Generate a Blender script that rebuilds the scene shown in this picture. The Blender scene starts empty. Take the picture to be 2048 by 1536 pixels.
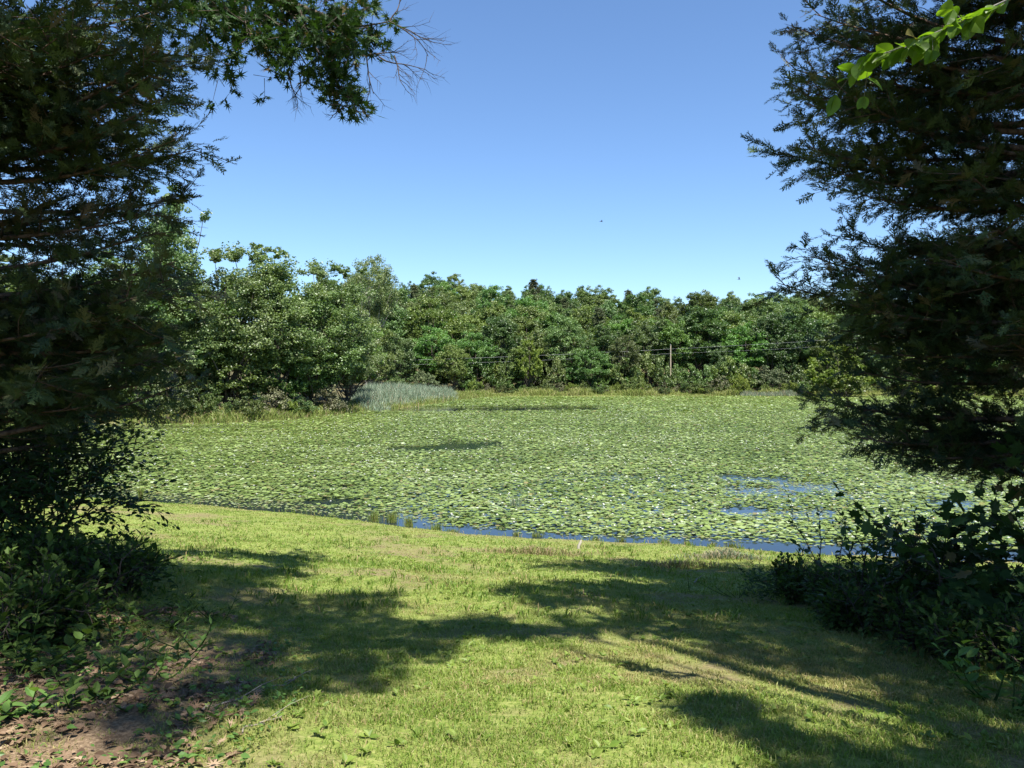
import bpy, math, random
import numpy as np
from mathutils import Vector

# ------------------------------------------------------------------ camera, sky, sun
scene = bpy.context.scene
COL = scene.collection
EYE = 4.0                      # eye height above the pond (water is z = 0)
F = 1538.0                     # focal length in pixels of the 2048 px wide photograph
HOR = 745.0                    # image row of the horizon

cam_d = bpy.data.cameras.new('camera')
cam_d.sensor_width = 36.0
cam_d.lens = F / 2048 * 36.0
cam_d.clip_start = 0.1
cam_d.clip_end = 4000
cam = bpy.data.objects.new('camera', cam_d)
COL.objects.link(cam)
cam.location = (0, 0, EYE)
cam.rotation_euler = (math.radians(90) - math.atan((768 - HOR) / F), 0, 0)
scene.camera = cam

SUN_EL = math.radians(62)
SUN_H = np.array([0.45, -0.893])          # horizontal direction towards the sun
SUN_H = SUN_H / np.linalg.norm(SUN_H)
TO_SUN = np.array([SUN_H[0] * math.cos(SUN_EL), SUN_H[1] * math.cos(SUN_EL), math.sin(SUN_EL)])

world = bpy.data.worlds.new('World')
scene.world = world
world.use_nodes = True
wn = world.node_tree.nodes
wl = world.node_tree.links
wn.clear()
wo = wn.new('ShaderNodeOutputWorld')
wb = wn.new('ShaderNodeBackground')
ws = wn.new('ShaderNodeTexSky')
ws.sky_type = 'NISHITA'
ws.sun_disc = False
ws.sun_elevation = SUN_EL
ws.sun_rotation = math.atan2(SUN_H[0], SUN_H[1])
ws.altitude = 50
ws.air_density = 1.0
ws.dust_density = 0.0
ws.ozone_density = 8.0
wb.inputs['Strength'].default_value = 0.079
wl.new(ws.outputs[0], wb.inputs['Color'])
wl.new(wb.outputs[0], wo.inputs['Surface'])

sun_d = bpy.data.lights.new('sun', 'SUN')
sun_d.energy = 5.0
sun_d.angle = math.radians(0.53)
sun_d.color = (1.0, 0.955, 0.88)
sun = bpy.data.objects.new('sun', sun_d)
COL.objects.link(sun)
sun.rotation_euler = Vector(tuple(-TO_SUN)).to_track_quat('-Z', 'Y').to_euler()
sun.location = (0, 0, 60)

scene.view_settings.view_transform = 'Standard'
scene.view_settings.look = 'None'
scene.view_settings.exposure = 1.36
scene.view_settings.gamma = 1.0
scene.cycles.max_bounces = 6
scene.cycles.diffuse_bounces = 3
scene.cycles.transmission_bounces = 3
scene.cycles.glossy_bounces = 2
scene.cycles.caustics_reflective = False
scene.cycles.caustics_refractive = False

rng = np.random.default_rng(7)
random.seed(7)

# ------------------------------------------------------------------ helpers
def W(px, py, d):
    """point of the place seen at pixel (px, py) of the 2048 px photograph, d metres ahead"""
    return np.array([(px - 1024) / F * d, d, EYE - (py - HOR) / F * d])

def vnoise(x, y, seed=0):
    x = np.asarray(x, float); y = np.asarray(y, float)
    xi = np.floor(x); yi = np.floor(y)
    fx = x - xi; fy = y - yi
    fx = fx * fx * (3 - 2 * fx); fy = fy * fy * (3 - 2 * fy)
    def h(a, b):
        v = np.sin(a * 127.1 + b * 311.7 + seed * 74.7) * 43758.5453
        return v - np.floor(v)
    return (h(xi, yi) * (1 - fx) * (1 - fy) + h(xi + 1, yi) * fx * (1 - fy)
            + h(xi, yi + 1) * (1 - fx) * fy + h(xi + 1, yi + 1) * fx * fy)

def fbm(x, y, seed=0, oct=4):
    s = 0; a = 1; t = 0
    for i in range(oct):
        s = s + a * vnoise(np.asarray(x) * 2 ** i, np.asarray(y) * 2 ** i, seed + i * 13)
        t += a; a *= .5
    return s / t

def sstep(a, b, x):
    t = np.clip((np.asarray(x, float) - a) / (b - a), 0, 1)
    return t * t * (3 - 2 * t)

def inpoly(x, y, poly):
    x = np.asarray(x, float); y = np.asarray(y, float)
    c = np.zeros(x.shape, bool)
    n = len(poly)
    for i in range(n):
        x1, y1 = poly[i]; x2, y2 = poly[(i + 1) % n]
        if y1 == y2: continue
        k = ((y1 > y) != (y2 > y)) & (x < (x2 - x1) * (y - y1) / (y2 - y1) + x1)
        c ^= k
    return c

def sdist(x, y, poly):
    """signed distance, positive outside"""
    x = np.asarray(x, float); y = np.asarray(y, float)
    d = np.full(x.shape, 1e9)
    n = len(poly)
    for i in range(n):
        x1, y1 = poly[i]; x2, y2 = poly[(i + 1) % n]
        ex, ey = x2 - x1, y2 - y1
        t = np.clip(((x - x1) * ex + (y - y1) * ey) / (ex * ex + ey * ey), 0, 1)
        d = np.minimum(d, (x - x1 - t * ex) ** 2 + (y - y1 - t * ey) ** 2)
    d = np.sqrt(d)
    return np.where(inpoly(x, y, poly), -d, d)

def unit(v):
    v = np.asarray(v, float)
    return v / np.maximum(np.linalg.norm(v, axis=-1, keepdims=True), 1e-9)

def frames(y, z):
    """rotation matrices whose Y column is y and Z column leans to z"""
    y = unit(y); z = np.asarray(z, float)
    z = z - (z * y).sum(-1, keepdims=True) * y
    z = unit(z + 1e-6)
    x = np.cross(y, z)
    return np.stack([x, y, z], axis=-1)

class Buf:
    def __init__(s):
        s.v = []; s.t = []; s.c = []; s.n = 0
    def add(s, v, t, c=(0.5, 0, 0)):
        v = np.asarray(v, np.float32).reshape(-1, 3); t = np.asarray(t, np.int64).reshape(-1, 3)
        s.v.append(v); s.t.append(t + s.n); s.n += len(v)
        c = np.asarray(c, np.float32)
        s.c.append(np.broadcast_to(c, (len(t), 3)) if c.ndim == 1 else c)
    def scatter(s, tv, tt, pos, R, scale, tint):
        pos = np.asarray(pos, float); n = len(pos)
        if n == 0: return
        scale = np.asarray(scale, float)
        if scale.ndim == 1: scale = scale[:, None].repeat(3, 1)
        tv = np.asarray(tv, float); tt = np.asarray(tt)
        lv = tv[None] * scale[:, None, :]
        v = np.einsum('nij,nkj->nki', R, lv) + pos[:, None, :]
        k = len(tv)
        t = tt[None] + (np.arange(n) * k)[:, None, None]
        c = np.repeat(np.asarray(tint, float), len(tt), 0)
        s.add(v.reshape(-1, 3), t.reshape(-1, 3), c)
    def tube(s, path, rad, sides=5, c=(0.5, 0, 0)):
        path = np.asarray(path, float); rad = np.asarray(rad, float)
        k = len(path)
        tg = np.gradient(path, axis=0)
        tg = unit(tg)
        ref = np.array([0.31, 0.17, 0.93]) if abs(tg[0][2]) < .8 else np.array([.95, .2, .1])
        x = unit(np.cross(tg, ref)); y = np.cross(tg, x)
        a = np.arange(sides) / sides * 2 * math.pi
        v = path[:, None] + rad[:, None, None] * (np.cos(a)[None, :, None] * x[:, None] + np.sin(a)[None, :, None] * y[:, None])
        i = np.arange(k - 1)[:, None] * sides; j = np.arange(sides)[None]; j2 = (j + 1) % sides
        a0 = i + j; a1 = i + j2; b0 = a0 + sides; b1 = a1 + sides
        t = np.concatenate([np.stack([a0, a1, b1], -1).reshape(-1, 3), np.stack([a0, b1, b0], -1).reshape(-1, 3)])
        s.add(v.reshape(-1, 3), t, c)
    def mesh(s, name, mat, smooth=False):
        me = bpy.data.meshes.new(name)
        v = np.concatenate(s.v).astype(np.float32); t = np.concatenate(s.t).astype(np.int32)
        c = np.concatenate(s.c).astype(np.float32)
        me.vertices.add(len(v)); me.vertices.foreach_set('co', v.ravel())
        me.loops.add(len(t) * 3); me.loops.foreach_set('vertex_index', t.ravel())
        me.polygons.add(len(t))
        me.polygons.foreach_set('loop_start', np.arange(len(t), dtype=np.int32) * 3)
        me.polygons.foreach_set('use_smooth', np.full(len(t), smooth))
        at = me.attributes.new('tint', 'FLOAT_COLOR', 'FACE')
        at.data.foreach_set('color', np.concatenate([c, np.ones((len(c), 1), np.float32)], 1).ravel())
        me.update(calc_edges=True)
        me.materials.append(mat)
        return me
    def obj(s, name, mat, parent=None, smooth=False):
        o = bpy.data.objects.new(name, s.mesh(name, mat, smooth))
        COL.objects.link(o)
        if parent is not None: o.parent = parent
        return o

def tag(o, label=None, cat=None, group=None, kind=None):
    if label: o['label'] = label
    if cat: o['category'] = cat
    if group: o['group'] = group
    if kind: o['kind'] = kind
    return o

def empty(name, loc, label, cat, group=None, rz=0, sc=1.0):
    o = bpy.data.objects.new(name, None)
    COL.objects.link(o)
    o.location = tuple(float(a) for a in loc)
    o.rotation_euler = (0, 0, rz)
    o.scale = (sc, sc, sc) if not hasattr(sc, '__len__') else sc
    o.empty_display_size = 0.3
    return tag(o, label, cat, group)

def child(name, mesh, parent):
    o = bpy.data.objects.new(name, mesh)
    COL.objects.link(o); o.parent = parent
    return o

# ------------------------------------------------------------------ materials
def base_mat(name):
    m = bpy.data.materials.new(name); m.use_nodes = True
    n = m.node_tree.nodes; n.clear()
    out = n.new('ShaderNodeOutputMaterial')
    return m, n, m.node_tree.links, out

def ramp(n, stops, interp='LINEAR'):
    r = n.new('ShaderNodeValToRGB'); r.color_ramp.interpolation = interp
    e = r.color_ramp.elements
    while len(e) > 1: e.remove(e[-1])
    e[0].position = stops[0][0]; e[0].color = (*stops[0][1], 1)
    for p, c in stops[1:]:
        q = e.new(p); q.color = (*c, 1)
    return r

def leaf_mat(name, stops, dry=(0.16, 0.10, 0.045), rough=0.5, spec=0.35, transl=0.3, tcol=(1.15, 1.25, 0.45), objvar=0.0):
    """leaf: tint.r picks from the ramp, tint.g mixes to the dry colour"""
    m, n, l, out = base_mat(name)
    at = n.new('ShaderNodeAttribute'); at.attribute_name = 'tint'
    sp = n.new('ShaderNodeSeparateColor'); l.new(at.outputs['Color'], sp.inputs[0])
    rp = ramp(n, stops); l.new(sp.outputs[0], rp.inputs[0])
    mx = n.new('ShaderNodeMix'); mx.data_type = 'RGBA'
    l.new(sp.outputs[1], mx.inputs[0]); l.new(rp.outputs[0], mx.inputs[6]); mx.inputs[7].default_value = (*dry, 1)
    col = mx.outputs[2]
    if objvar:
        oi = n.new('ShaderNodeObjectInfo')
        h = n.new('ShaderNodeHueSaturation')
        a = n.new('ShaderNodeMapRange'); a.inputs[3].default_value = 0.5 - 0.035 * objvar; a.inputs[4].default_value = 0.5 + 0.03 * objvar
        l.new(oi.outputs['Random'], a.inputs[0]); l.new(a.outputs[0], h.inputs['Hue'])
        mm = n.new('ShaderNodeMath'); mm.operation = 'MULTIPLY'; mm.inputs[1].default_value = 7.31
        fr = n.new('ShaderNodeMath'); fr.operation = 'FRACT'
        l.new(oi.outputs['Random'], mm.inputs[0]); l.new(mm.outputs[0], fr.inputs[0])
        b = n.new('ShaderNodeMapRange'); b.inputs[3].default_value = 1 - 0.32 * objvar; b.inputs[4].default_value = 1 + 0.42 * objvar
        l.new(fr.outputs[0], b.inputs[0]); l.new(b.outputs[0], h.inputs['Value'])
        m2 = n.new('ShaderNodeMath'); m2.operation = 'MULTIPLY'; m2.inputs[1].default_value = 13.7
        f2 = n.new('ShaderNodeMath'); f2.operation = 'FRACT'
        l.new(oi.outputs['Random'], m2.inputs[0]); l.new(m2.outputs[0], f2.inputs[0])
        s2 = n.new('ShaderNodeMapRange'); s2.inputs[3].default_value = 1 - 0.14 * objvar; s2.inputs[4].default_value = 1 + 0.08 * objvar
        l.new(f2.outputs[0], s2.inputs[0]); l.new(s2.outputs[0], h.inputs['Saturation'])
        l.new(col, h.inputs['Color']); col = h.outputs[0]
    p = n.new('ShaderNodeBsdfPrincipled')
    p.inputs['Roughness'].default_value = rough; p.inputs['Specular IOR Level'].default_value = spec
    l.new(col, p.inputs['Base Color'])
    if transl > 0:
        tr = n.new('ShaderNodeBsdfTranslucent')
        tm = n.new('ShaderNodeMix'); tm.data_type = 'RGBA'; tm.blend_type = 'MULTIPLY'; tm.inputs[0].default_value = 1
        tm.clamp_result = False
        l.new(col, tm.inputs[6]); tm.inputs[7].default_value = (*tcol, 1)
        l.new(tm.outputs[2], tr.inputs[0])
        ms = n.new('ShaderNodeMixShader'); ms.inputs[0].default_value = transl
        l.new(p.outputs[0], ms.inputs[1]); l.new(tr.outputs[0], ms.inputs[2]); l.new(ms.outputs[0], out.inputs[0])
    else:
        l.new(p.outputs[0], out.inputs[0])
    return m

def bark_mat(name, c1, c2, scale=18.0):
    m, n, l, out = base_mat(name)
    tc = n.new('ShaderNodeTexCoord')
    mp = n.new('ShaderNodeMapping'); mp.inputs['Scale'].default_value = (1, 1, 0.18); l.new(tc.outputs['Object'], mp.inputs[0])
    no = n.new('ShaderNodeTexNoise'); no.inputs['Scale'].default_value = scale; no.inputs['Detail'].default_value = 6
    l.new(mp.outputs[0], no.inputs[0])
    r = ramp(n, [(0.3, c1), (0.7, c2)]); l.new(no.outputs[0], r.inputs[0])
    p = n.new('ShaderNodeBsdfPrincipled'); p.inputs['Roughness'].default_value = 0.9
    p.inputs['Specular IOR Level'].default_value = 0.15
    l.new(r.outputs[0], p.inputs['Base Color'])
    bm = n.new('ShaderNodeBump'); bm.inputs['Strength'].default_value = 0.6; bm.inputs['Distance'].default_value = 0.03
    l.new(no.outputs[0], bm.inputs['Height']); l.new(bm.outputs[0], p.inputs['Normal'])
    l.new(p.outputs[0], out.inputs[0])
    return m

M = {}
M['bark'] = bark_mat('bark', (0.05, 0.04, 0.032), (0.13, 0.11, 0.09))
M['bark_grey'] = bark_mat('bark_grey', (0.14, 0.13, 0.115), (0.30, 0.28, 0.25), 8)
M['bark_cedar'] = bark_mat('bark_cedar', (0.06, 0.04, 0.03), (0.17, 0.12, 0.09), 30)
M['twig'] = bark_mat('twig', (0.04, 0.032, 0.026), (0.10, 0.08, 0.065), 30)
M['twig_pale'] = bark_mat('twig_pale', (0.15, 0.125, 0.1), (0.32, 0.28, 0.23), 30)
M['crown'] = leaf_mat('crown_leaves', [(0, (0.045, 0.085, 0.020)), (0.4, (0.085, 0.142, 0.034)), (0.8, (0.13, 0.198, 0.052)), (1, (0.20, 0.26, 0.11))], rough=0.42, spec=0.5, transl=0.3, objvar=0.95)
M['crown_pale'] = leaf_mat('pale_crown_leaves', [(0, (0.05, 0.09, 0.026)), (0.4, (0.10, 0.16, 0.05)), (0.8, (0.16, 0.22, 0.085)), (1, (0.28, 0.32, 0.2))], rough=0.4, spec=0.5, transl=0.3, objvar=0.5)
M['crown_lime'] = leaf_mat('lime_crown_leaves', [(0, (0.06, 0.10, 0.015)), (0.5, (0.14, 0.19, 0.03)), (1, (0.24, 0.28, 0.07))], rough=0.45, transl=0.35, objvar=0.4)
M['pine'] = leaf_mat('pine_needles', [(0, (0.045, 0.068, 0.026)), (0.6, (0.09, 0.12, 0.045)), (1, (0.14, 0.165, 0.07))], rough=0.6, transl=0.12, objvar=0.7)
M['shrub'] = leaf_mat('bank_shrub_leaves', [(0, (0.035, 0.07, 0.02)), (0.5, (0.085, 0.13, 0.035)), (1, (0.17, 0.2, 0.07))], rough=0.5, transl=0.3, objvar=0.6)
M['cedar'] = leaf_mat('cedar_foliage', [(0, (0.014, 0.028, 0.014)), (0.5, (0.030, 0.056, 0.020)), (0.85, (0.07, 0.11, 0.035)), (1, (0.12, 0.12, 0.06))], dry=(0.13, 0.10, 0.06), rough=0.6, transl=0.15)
M['oak'] = leaf_mat('oak_leaves', [(0, (0.018, 0.042, 0.012)), (0.6, (0.035, 0.075, 0.02)), (1, (0.07, 0.13, 0.03))], rough=0.5, spec=0.2, transl=0.25)
M['beech'] = leaf_mat('beech_leaves', [(0, (0.04, 0.085, 0.012)), (0.5, (0.075, 0.14, 0.018)), (1, (0.12, 0.2, 0.025))], rough=0.45, spec=0.3, transl=0.5, tcol=(1.9, 2.0, 0.5))
M['near_leaf'] = leaf_mat('undergrowth_leaves', [(0, (0.022, 0.045, 0.010)), (0.5, (0.05, 0.09, 0.018)), (1, (0.10, 0.155, 0.035))], rough=0.6, spec=0.15, transl=0.3)
M['bright_leaf'] = leaf_mat('young_leaves', [(0, (0.06, 0.13, 0.03)), (0.5, (0.1, 0.19, 0.04)), (1, (0.18, 0.28, 0.07))], rough=0.45, transl=0.4)
M['grass'] = leaf_mat('grass_blades', [(0, (0.07, 0.13, 0.018)), (0.35, (0.13, 0.205, 0.03)), (0.75, (0.22, 0.29, 0.055)), (1, (0.36, 0.39, 0.15))], dry=(0.38, 0.28, 0.15), rough=0.5, spec=0.3, transl=0.35, tcol=(1.2, 1.25, 0.5))
M['bank_grass'] = leaf_mat('bank_grass_blades', [(0, (0.09, 0.14, 0.03)), (0.5, (0.18, 0.23, 0.05)), (1, (0.30, 0.30, 0.11))], dry=(0.30, 0.22, 0.13), rough=0.55, transl=0.3)
M['reed'] = leaf_mat('reed_blades', [(0, (0.10, 0.15, 0.08)), (0.5, (0.18, 0.24, 0.16)), (1, (0.28, 0.34, 0.25))], dry=(0.28, 0.23, 0.15), rough=0.5, transl=0.25, tcol=(1, 1.1, 0.8))
M['pad'] = leaf_mat('lily_pads', [(0, (0.075, 0.12, 0.025)), (0.35, (0.145, 0.205, 0.045)), (0.7, (0.215, 0.28, 0.085)), (0.9, (0.27, 0.335, 0.145)), (1, (0.34, 0.395, 0.23))], dry=(0.20, 0.15, 0.07), rough=0.45, spec=0.35, transl=0.2)
M['litter'] = leaf_mat('dead_leaves', [(0, (0.06, 0.036, 0.02)), (0.5, (0.15, 0.095, 0.055)), (1, (0.33, 0.24, 0.155))], rough=0.7, transl=0.1, tcol=(1, .8, .6))

def simple(name, c, rough=0.6, spec=0.3):
    m, n, l, out = base_mat(name)
    p = n.new('ShaderNodeBsdfPrincipled'); p.inputs['Base Color'].default_value = (*c, 1)
    p.inputs['Roughness'].default_value = rough; p.inputs['Specular IOR Level'].default_value = spec
    l.new(p.outputs[0], out.inputs[0]); return m
M['petal'] = leaf_mat('white_petals', [(0, (0.72, 0.74, 0.70)), (1, (0.85, 0.84, 0.80))], rough=0.5, transl=0.3, tcol=(1, 1, 1))
M['wire'] = simple('cable', (0.36, 0.37, 0.37), 0.5)
M['bird'] = simple('dark_feathers', (0.03, 0.032, 0.045), 0.6)
M['pole'] = bark_mat('pole_wood', (0.24, 0.2, 0.14), (0.38, 0.32, 0.24), 4)
M['stone'] = bark_mat('pale_stone', (0.22, 0.19, 0.15), (0.42, 0.38, 0.32), 14)

# water
def water_mat():
    m, n, l, out = base_mat('pond_water')
    p = n.new('ShaderNodeBsdfPrincipled')
    p.inputs['Base Color'].default_value = (0.008, 0.013, 0.018, 1)
    p.inputs['Roughness'].default_value = 0.03; p.inputs['IOR'].default_value = 1.34
    tc = n.new('ShaderNodeTexCoord'); no = n.new('ShaderNodeTexNoise'); no.inputs['Scale'].default_value = 14
    no.inputs['Detail'].default_value = 3
    l.new(tc.outputs['Object'], no.inputs[0])
    b = n.new('ShaderNodeBump'); b.inputs['Strength'].default_value = 0.07; b.inputs['Distance'].default_value = 0.02
    l.new(no.outputs[0], b.inputs['Height']); l.new(b.outputs[0], p.inputs['Normal'])
    l.new(p.outputs[0], out.inputs[0]); return m
M['water'] = water_mat()

def ground_mat():
    m, n, l, out = base_mat('lawn_and_soil')
    tc = n.new('ShaderNodeTexCoord')
    at = n.new('ShaderNodeAttribute'); at.attribute_name = 'cover'
    sp = n.new('ShaderNodeSeparateColor'); l.new(at.outputs['Color'], sp.inputs[0])
    def noise(s, d=6):
        q = n.new('ShaderNodeTexNoise'); q.inputs['Scale'].default_value = s; q.inputs['Detail'].default_value = d
        q.inputs['Roughness'].default_value = 0.65
        l.new(tc.outputs['Object'], q.inputs[0]); return q
    n1 = noise(22); n2 = noise(4); n3 = noise(60)
    g = ramp(n, [(0.3, (0.08, 0.12, 0.025)), (0.5, (0.16, 0.20, 0.045)), (0.72, (0.27, 0.27, 0.10))]); l.new(n1.outputs[0], g.inputs[0])
    s = ramp(n, [(0.3, (0.07, 0.048, 0.03)), (0.5, (0.16, 0.113, 0.07)), (0.7, (0.29, 0.215, 0.14))]); l.new(n3.outputs[0], s.inputs[0])
    md = n.new('ShaderNodeMath'); md.operation = 'ADD'
    sc = n.new('ShaderNodeMath'); sc.operation = 'MULTIPLY_ADD'; sc.inputs[1].default_value = 1.3; sc.inputs[2].default_value = -0.65
    l.new(n2.outputs[0], sc.inputs[0]); l.new(sc.outputs[0], md.inputs[0]); l.new(sp.outputs[0], md.inputs[1])
    md.use_clamp = True
    mx = n.new('ShaderNodeMix'); mx.data_type = 'RGBA'
    l.new(md.outputs[0], mx.inputs[0]); l.new(g.outputs[0], mx.inputs[6]); l.new(s.outputs[0], mx.inputs[7])
    # wet mud below and beside the water
    m2 = n.new('ShaderNodeMix'); m2.data_type = 'RGBA'
    l.new(sp.outputs[1], m2.inputs[0]); l.new(mx.outputs[2], m2.inputs[6]); m2.inputs[7].default_value = (0.07, 0.055, 0.035, 1)
    p = n.new('ShaderNodeBsdfPrincipled'); p.inputs['Roughness'].default_value = 0.95; p.inputs['Specular IOR Level'].default_value = 0.1
    l.new(m2.outputs[2], p.inputs['Base Color'])
    b = n.new('ShaderNodeBump'); b.inputs['Strength'].default_value = 0.7; b.inputs['Distance'].default_value = 0.03
    l.new(n1.outputs[0], b.inputs['Height']); l.new(b.outputs[0], p.inputs['Normal'])
    l.new(p.outputs[0], out.inputs[0]); return m
M['ground'] = ground_mat()

# ------------------------------------------------------------------ terrain
POND = [(-60, 46), (-44, 34), (-30, 29), (-20, 26.5), (-12.3, 24.1), (-7.6, 22.4), (-4.0, 20.6), (-2.7, 19.8), (-.84, 18.9), (0, 18.5),
        (4.3, 17.6), (8.8, 16.4), (16, 15.5), (28, 16), (50, 24), (80, 50), (100, 90), (98, 124),
        (70, 131), (48, 128), (30, 128), (15, 127), (3, 127), (-4, 124), (-7, 112), (-12.3, 84),
        (-15.6, 75), (-18.2, 66), (-22.6, 59.5), (-30, 58.6), (-44, 62), (-60, 62)]

def skyz(x):
    return np.interp(x, [-60, -30, 0, 30, 60, 90, 140], [19, 19, 17.5, 15, 11.5, 12, 14])

def gz(x, y):
    x = np.asarray(x, float); y = np.asarray(y, float)
    wob = (fbm(x * .9, y * .9, 3, 3) - .5) * 0.5
    sd = sdist(x, y, POND) + wob
    near = np.interp(sd, [0, .4, 3, 7, 15, 25, 60], [0, .09, .5, 1.05, 2.4, 2.9, 3.5])
    near = near + 0.28 * sstep(-2.6, -5.5, x) * sstep(12, 7, y) + 0.12 * sstep(2.5, 5, x) * sstep(12, 8, y)
    near = near + (fbm(x * .6, y * .6, 9, 3) - .5) * 0.16 * sstep(0.5, 4, sd) + (fbm(x * 4, y * 4, 19, 2) - .5) * 0.035 * sstep(0.2, 1.5, sd)
    far = np.interp(sd, [0, 1, 6, 30, 120], [0, .22, .6, 2.0, 4.0]) + sstep(138, 275, y) * (skyz(x) - 1.5) + sstep(275, 700, y) * -6
    far = far + (fbm(x * .08, y * .08, 4, 3) - .5) * 1.2 * sstep(6, 25, sd)
    t = sstep(28, 45, y)
    out = near * (1 - t) + far * t
    inside = -np.minimum(1.3, -sd * .35)
    return np.where(sd > 0, out, inside)

xs = np.concatenate([[-1500, -900, -500, -300, -200, -150], np.arange(-120, -16, 2.0), np.arange(-16, 16, .16), np.arange(16, 122, 2.0), [150, 200, 300, 500, 900, 1500]])
ys = np.concatenate([[-1200, -500, -200, -80, -40, -25, -15, -10, -6], np.arange(-4, 1, .5), np.arange(1, 28, .16), np.arange(28, 70, 1.0), np.arange(70, 300, 2.5), [320, 360, 420, 500, 700, 1000, 1500, 2200]])
GX, GY = np.meshgrid(xs, ys)
GZ = gz(GX.ravel(), GY.ravel()).reshape(GX.shape)

def soil_amt(x, y):
    """bare soil and leaf litter (1) to grass (0)"""
    x = np.asarray(x, float); y = np.asarray(y, float)
    d = fbm(x * 1.1, y * 1.1, 21, 4)
    path = sstep(-1.0, -1.9, x + (y - 4) * .10) * sstep(6.4, 4.9, y)          # soil patch at the lower left
    a = path * sstep(.40, .62, d + .08)
    a = np.maximum(a, .75 * sstep(3.2, 4.5, x) * sstep(10, 8, y))             # ground under the right cedar
    sd = sdist(x, y, POND)
    a = np.maximum(a, .6 * sstep(1.6, .2, sd) * (y < 30) * sstep(-6, 1, x))
    a = np.maximum(a, .6 * sstep(.60, .74, fbm(x * .8, y * .8, 5, 4)))
    a = np.maximum(a, .55 * sstep(.56, .66, fbm(x * 2.6, y * 2.6, 6, 3)) * sstep(8, 5, y))
    spot = np.exp(-(((x - .1) / 1.3) ** 2 + ((y - 14.6) / .35) ** 2)) + np.exp(-(((x - 3.2) / .7) ** 2 + ((y - 12.3) / .25) ** 2)) + np.exp(-(((x + 4.2) / .9) ** 2 + ((y - 10.2) / .35) ** 2))
    a = np.maximum(a, np.clip(spot, 0, .65))
    a = np.where(y > 30, .35, a)
    return np.clip(a, 0, 1)

soil = soil_amt(GX.ravel(), GY.ravel())
SD = sdist(GX.ravel(), GY.ravel(), POND)
wet = np.clip(sstep(.25, -.05, SD), 0, 1)
wet = np.maximum(wet, .8 * sstep(40, 50, GY.ravel()) * sstep(3, 6, SD))
nx, ny = len(xs), len(ys)
i = (np.arange(ny - 1)[:, None] * nx + np.arange(nx - 1)[None]).ravel()
q = np.concatenate([np.stack([i, i + 1, i + nx + 1], -1), np.stack([i, i + nx + 1, i + nx], -1)])
gb = Buf(); gb.add(np.stack([GX.ravel(), GY.ravel(), GZ.ravel()], -1), q)
ground = gb.obj('ground', M['ground'], smooth=True)
ca = ground.data.attributes.new('cover', 'FLOAT_COLOR', 'POINT')
ca.data.foreach_set('color', np.stack([soil, wet, soil * 0, soil * 0 + 1], -1).astype(np.float32).ravel())
tag(ground, kind='structure')

wb_ = Buf()
wx = np.linspace(-80, 115, 40); wy = np.linspace(12, 140, 30)
X, Y = np.meshgrid(wx, wy); i = (np.arange(29)[:, None] * 40 + np.arange(39)[None]).ravel()
wb_.add(np.stack([X.ravel(), Y.ravel(), X.ravel() * 0], -1), np.concatenate([np.stack([i, i + 1, i + 41], -1), np.stack([i, i + 41, i + 40], -1)]))
tag(wb_.obj('pond_water', M['water'], smooth=True), kind='structure')

# ------------------------------------------------------------------ leaf shapes (tip along +Y, normal +Z)
def fan(ring, cz=0.0, c=(0, .5)):
    v = [(c[0], c[1], cz)] + [(a, b, 0) for a, b in ring]
    n = len(ring)
    return np.array(v, float), np.array([(0, 1 + k, 1 + (k + 1) % n) for k in range(n)])
L_RHOMB = (np.array([(0, -.5, 0), (.42, 0, .08), (0, .5, -.05), (-.42, 0, .08)]), np.array([(0, 1, 2), (0, 2, 3)]))
L_OVATE = (np.array([(0, 0, 0), (.26, .3, .07), (.22, .65, .05), (0, 1, -.08), (-.22, .65, .05), (-.26, .3, .07), (0, .5, -.01)]),
           np.array([(0, 1, 6), (1, 2, 6), (2, 3, 6), (3, 4, 6), (4, 5, 6), (5, 0, 6)]))
L_LANCE = (np.array([(0, 0, 0), (.10, .35, .03), (0, 1, -.12), (-.10, .35, .03), (0, .45, 0)]), np.array([(0, 1, 4), (1, 2, 4), (2, 3, 4), (3, 0, 4)]))
def smooth_leaf(w=.34, k=7):
    t = np.linspace(0, 1, k)
    prof = w * np.sin(np.pi * t ** .8) ** .8; prof[0] = .01; prof[-1] = 0
    mid = np.stack([t * 0, t, -.22 * (t - .35) ** 2], -1)
    rt = np.stack([prof, t + .02, mid[:, 2] + prof * .28 + .012 * np.sin(t * 18)], -1); lf = rt * np.array([-1, 1, 1])
    v = np.concatenate([mid, rt, lf]); f = []
    for i in range(k - 1):
        f += [(i, k + i, k + i + 1), (i, k + i + 1, i + 1), (i, i + 1, 2 * k + i + 1), (i, 2 * k + i + 1, 2 * k + i)]
    return v, np.array(f)
L_BROAD = smooth_leaf()
def lobed(lobes, depth=.45):
    ring = [(0.02, 0)]
    pts = []
    for k, (a, r) in enumerate(lobes):
        pts.append((a, r))
        if k < len(lobes) - 1:
            a2 = (a + lobes[k + 1][0]) / 2
            pts.append((a2, depth * min(r, lobes[k + 1][1])))
    for a, r in pts:
        t = math.radians(a)
        ring.append((math.sin(t) * r, .38 + math.cos(t) * r))
    ring.append((-0.02, 0))
    return fan(ring, -.03, (0, .38))
L_OAK = lobed([(150, .25), (105, .42), (70, .5), (38, .5), (0, .62), (-38, .5), (-70, .5), (-105, .42), (-150, .25)], .33)
L_VINE = lobed([(140, .36), (85, .48), (38, .5), (0, .62), (-38, .5), (-85, .48), (-140, .36)], .68)

def randunit(n, r=rng):
    return unit(r.normal(size=(n, 3)))

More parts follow.
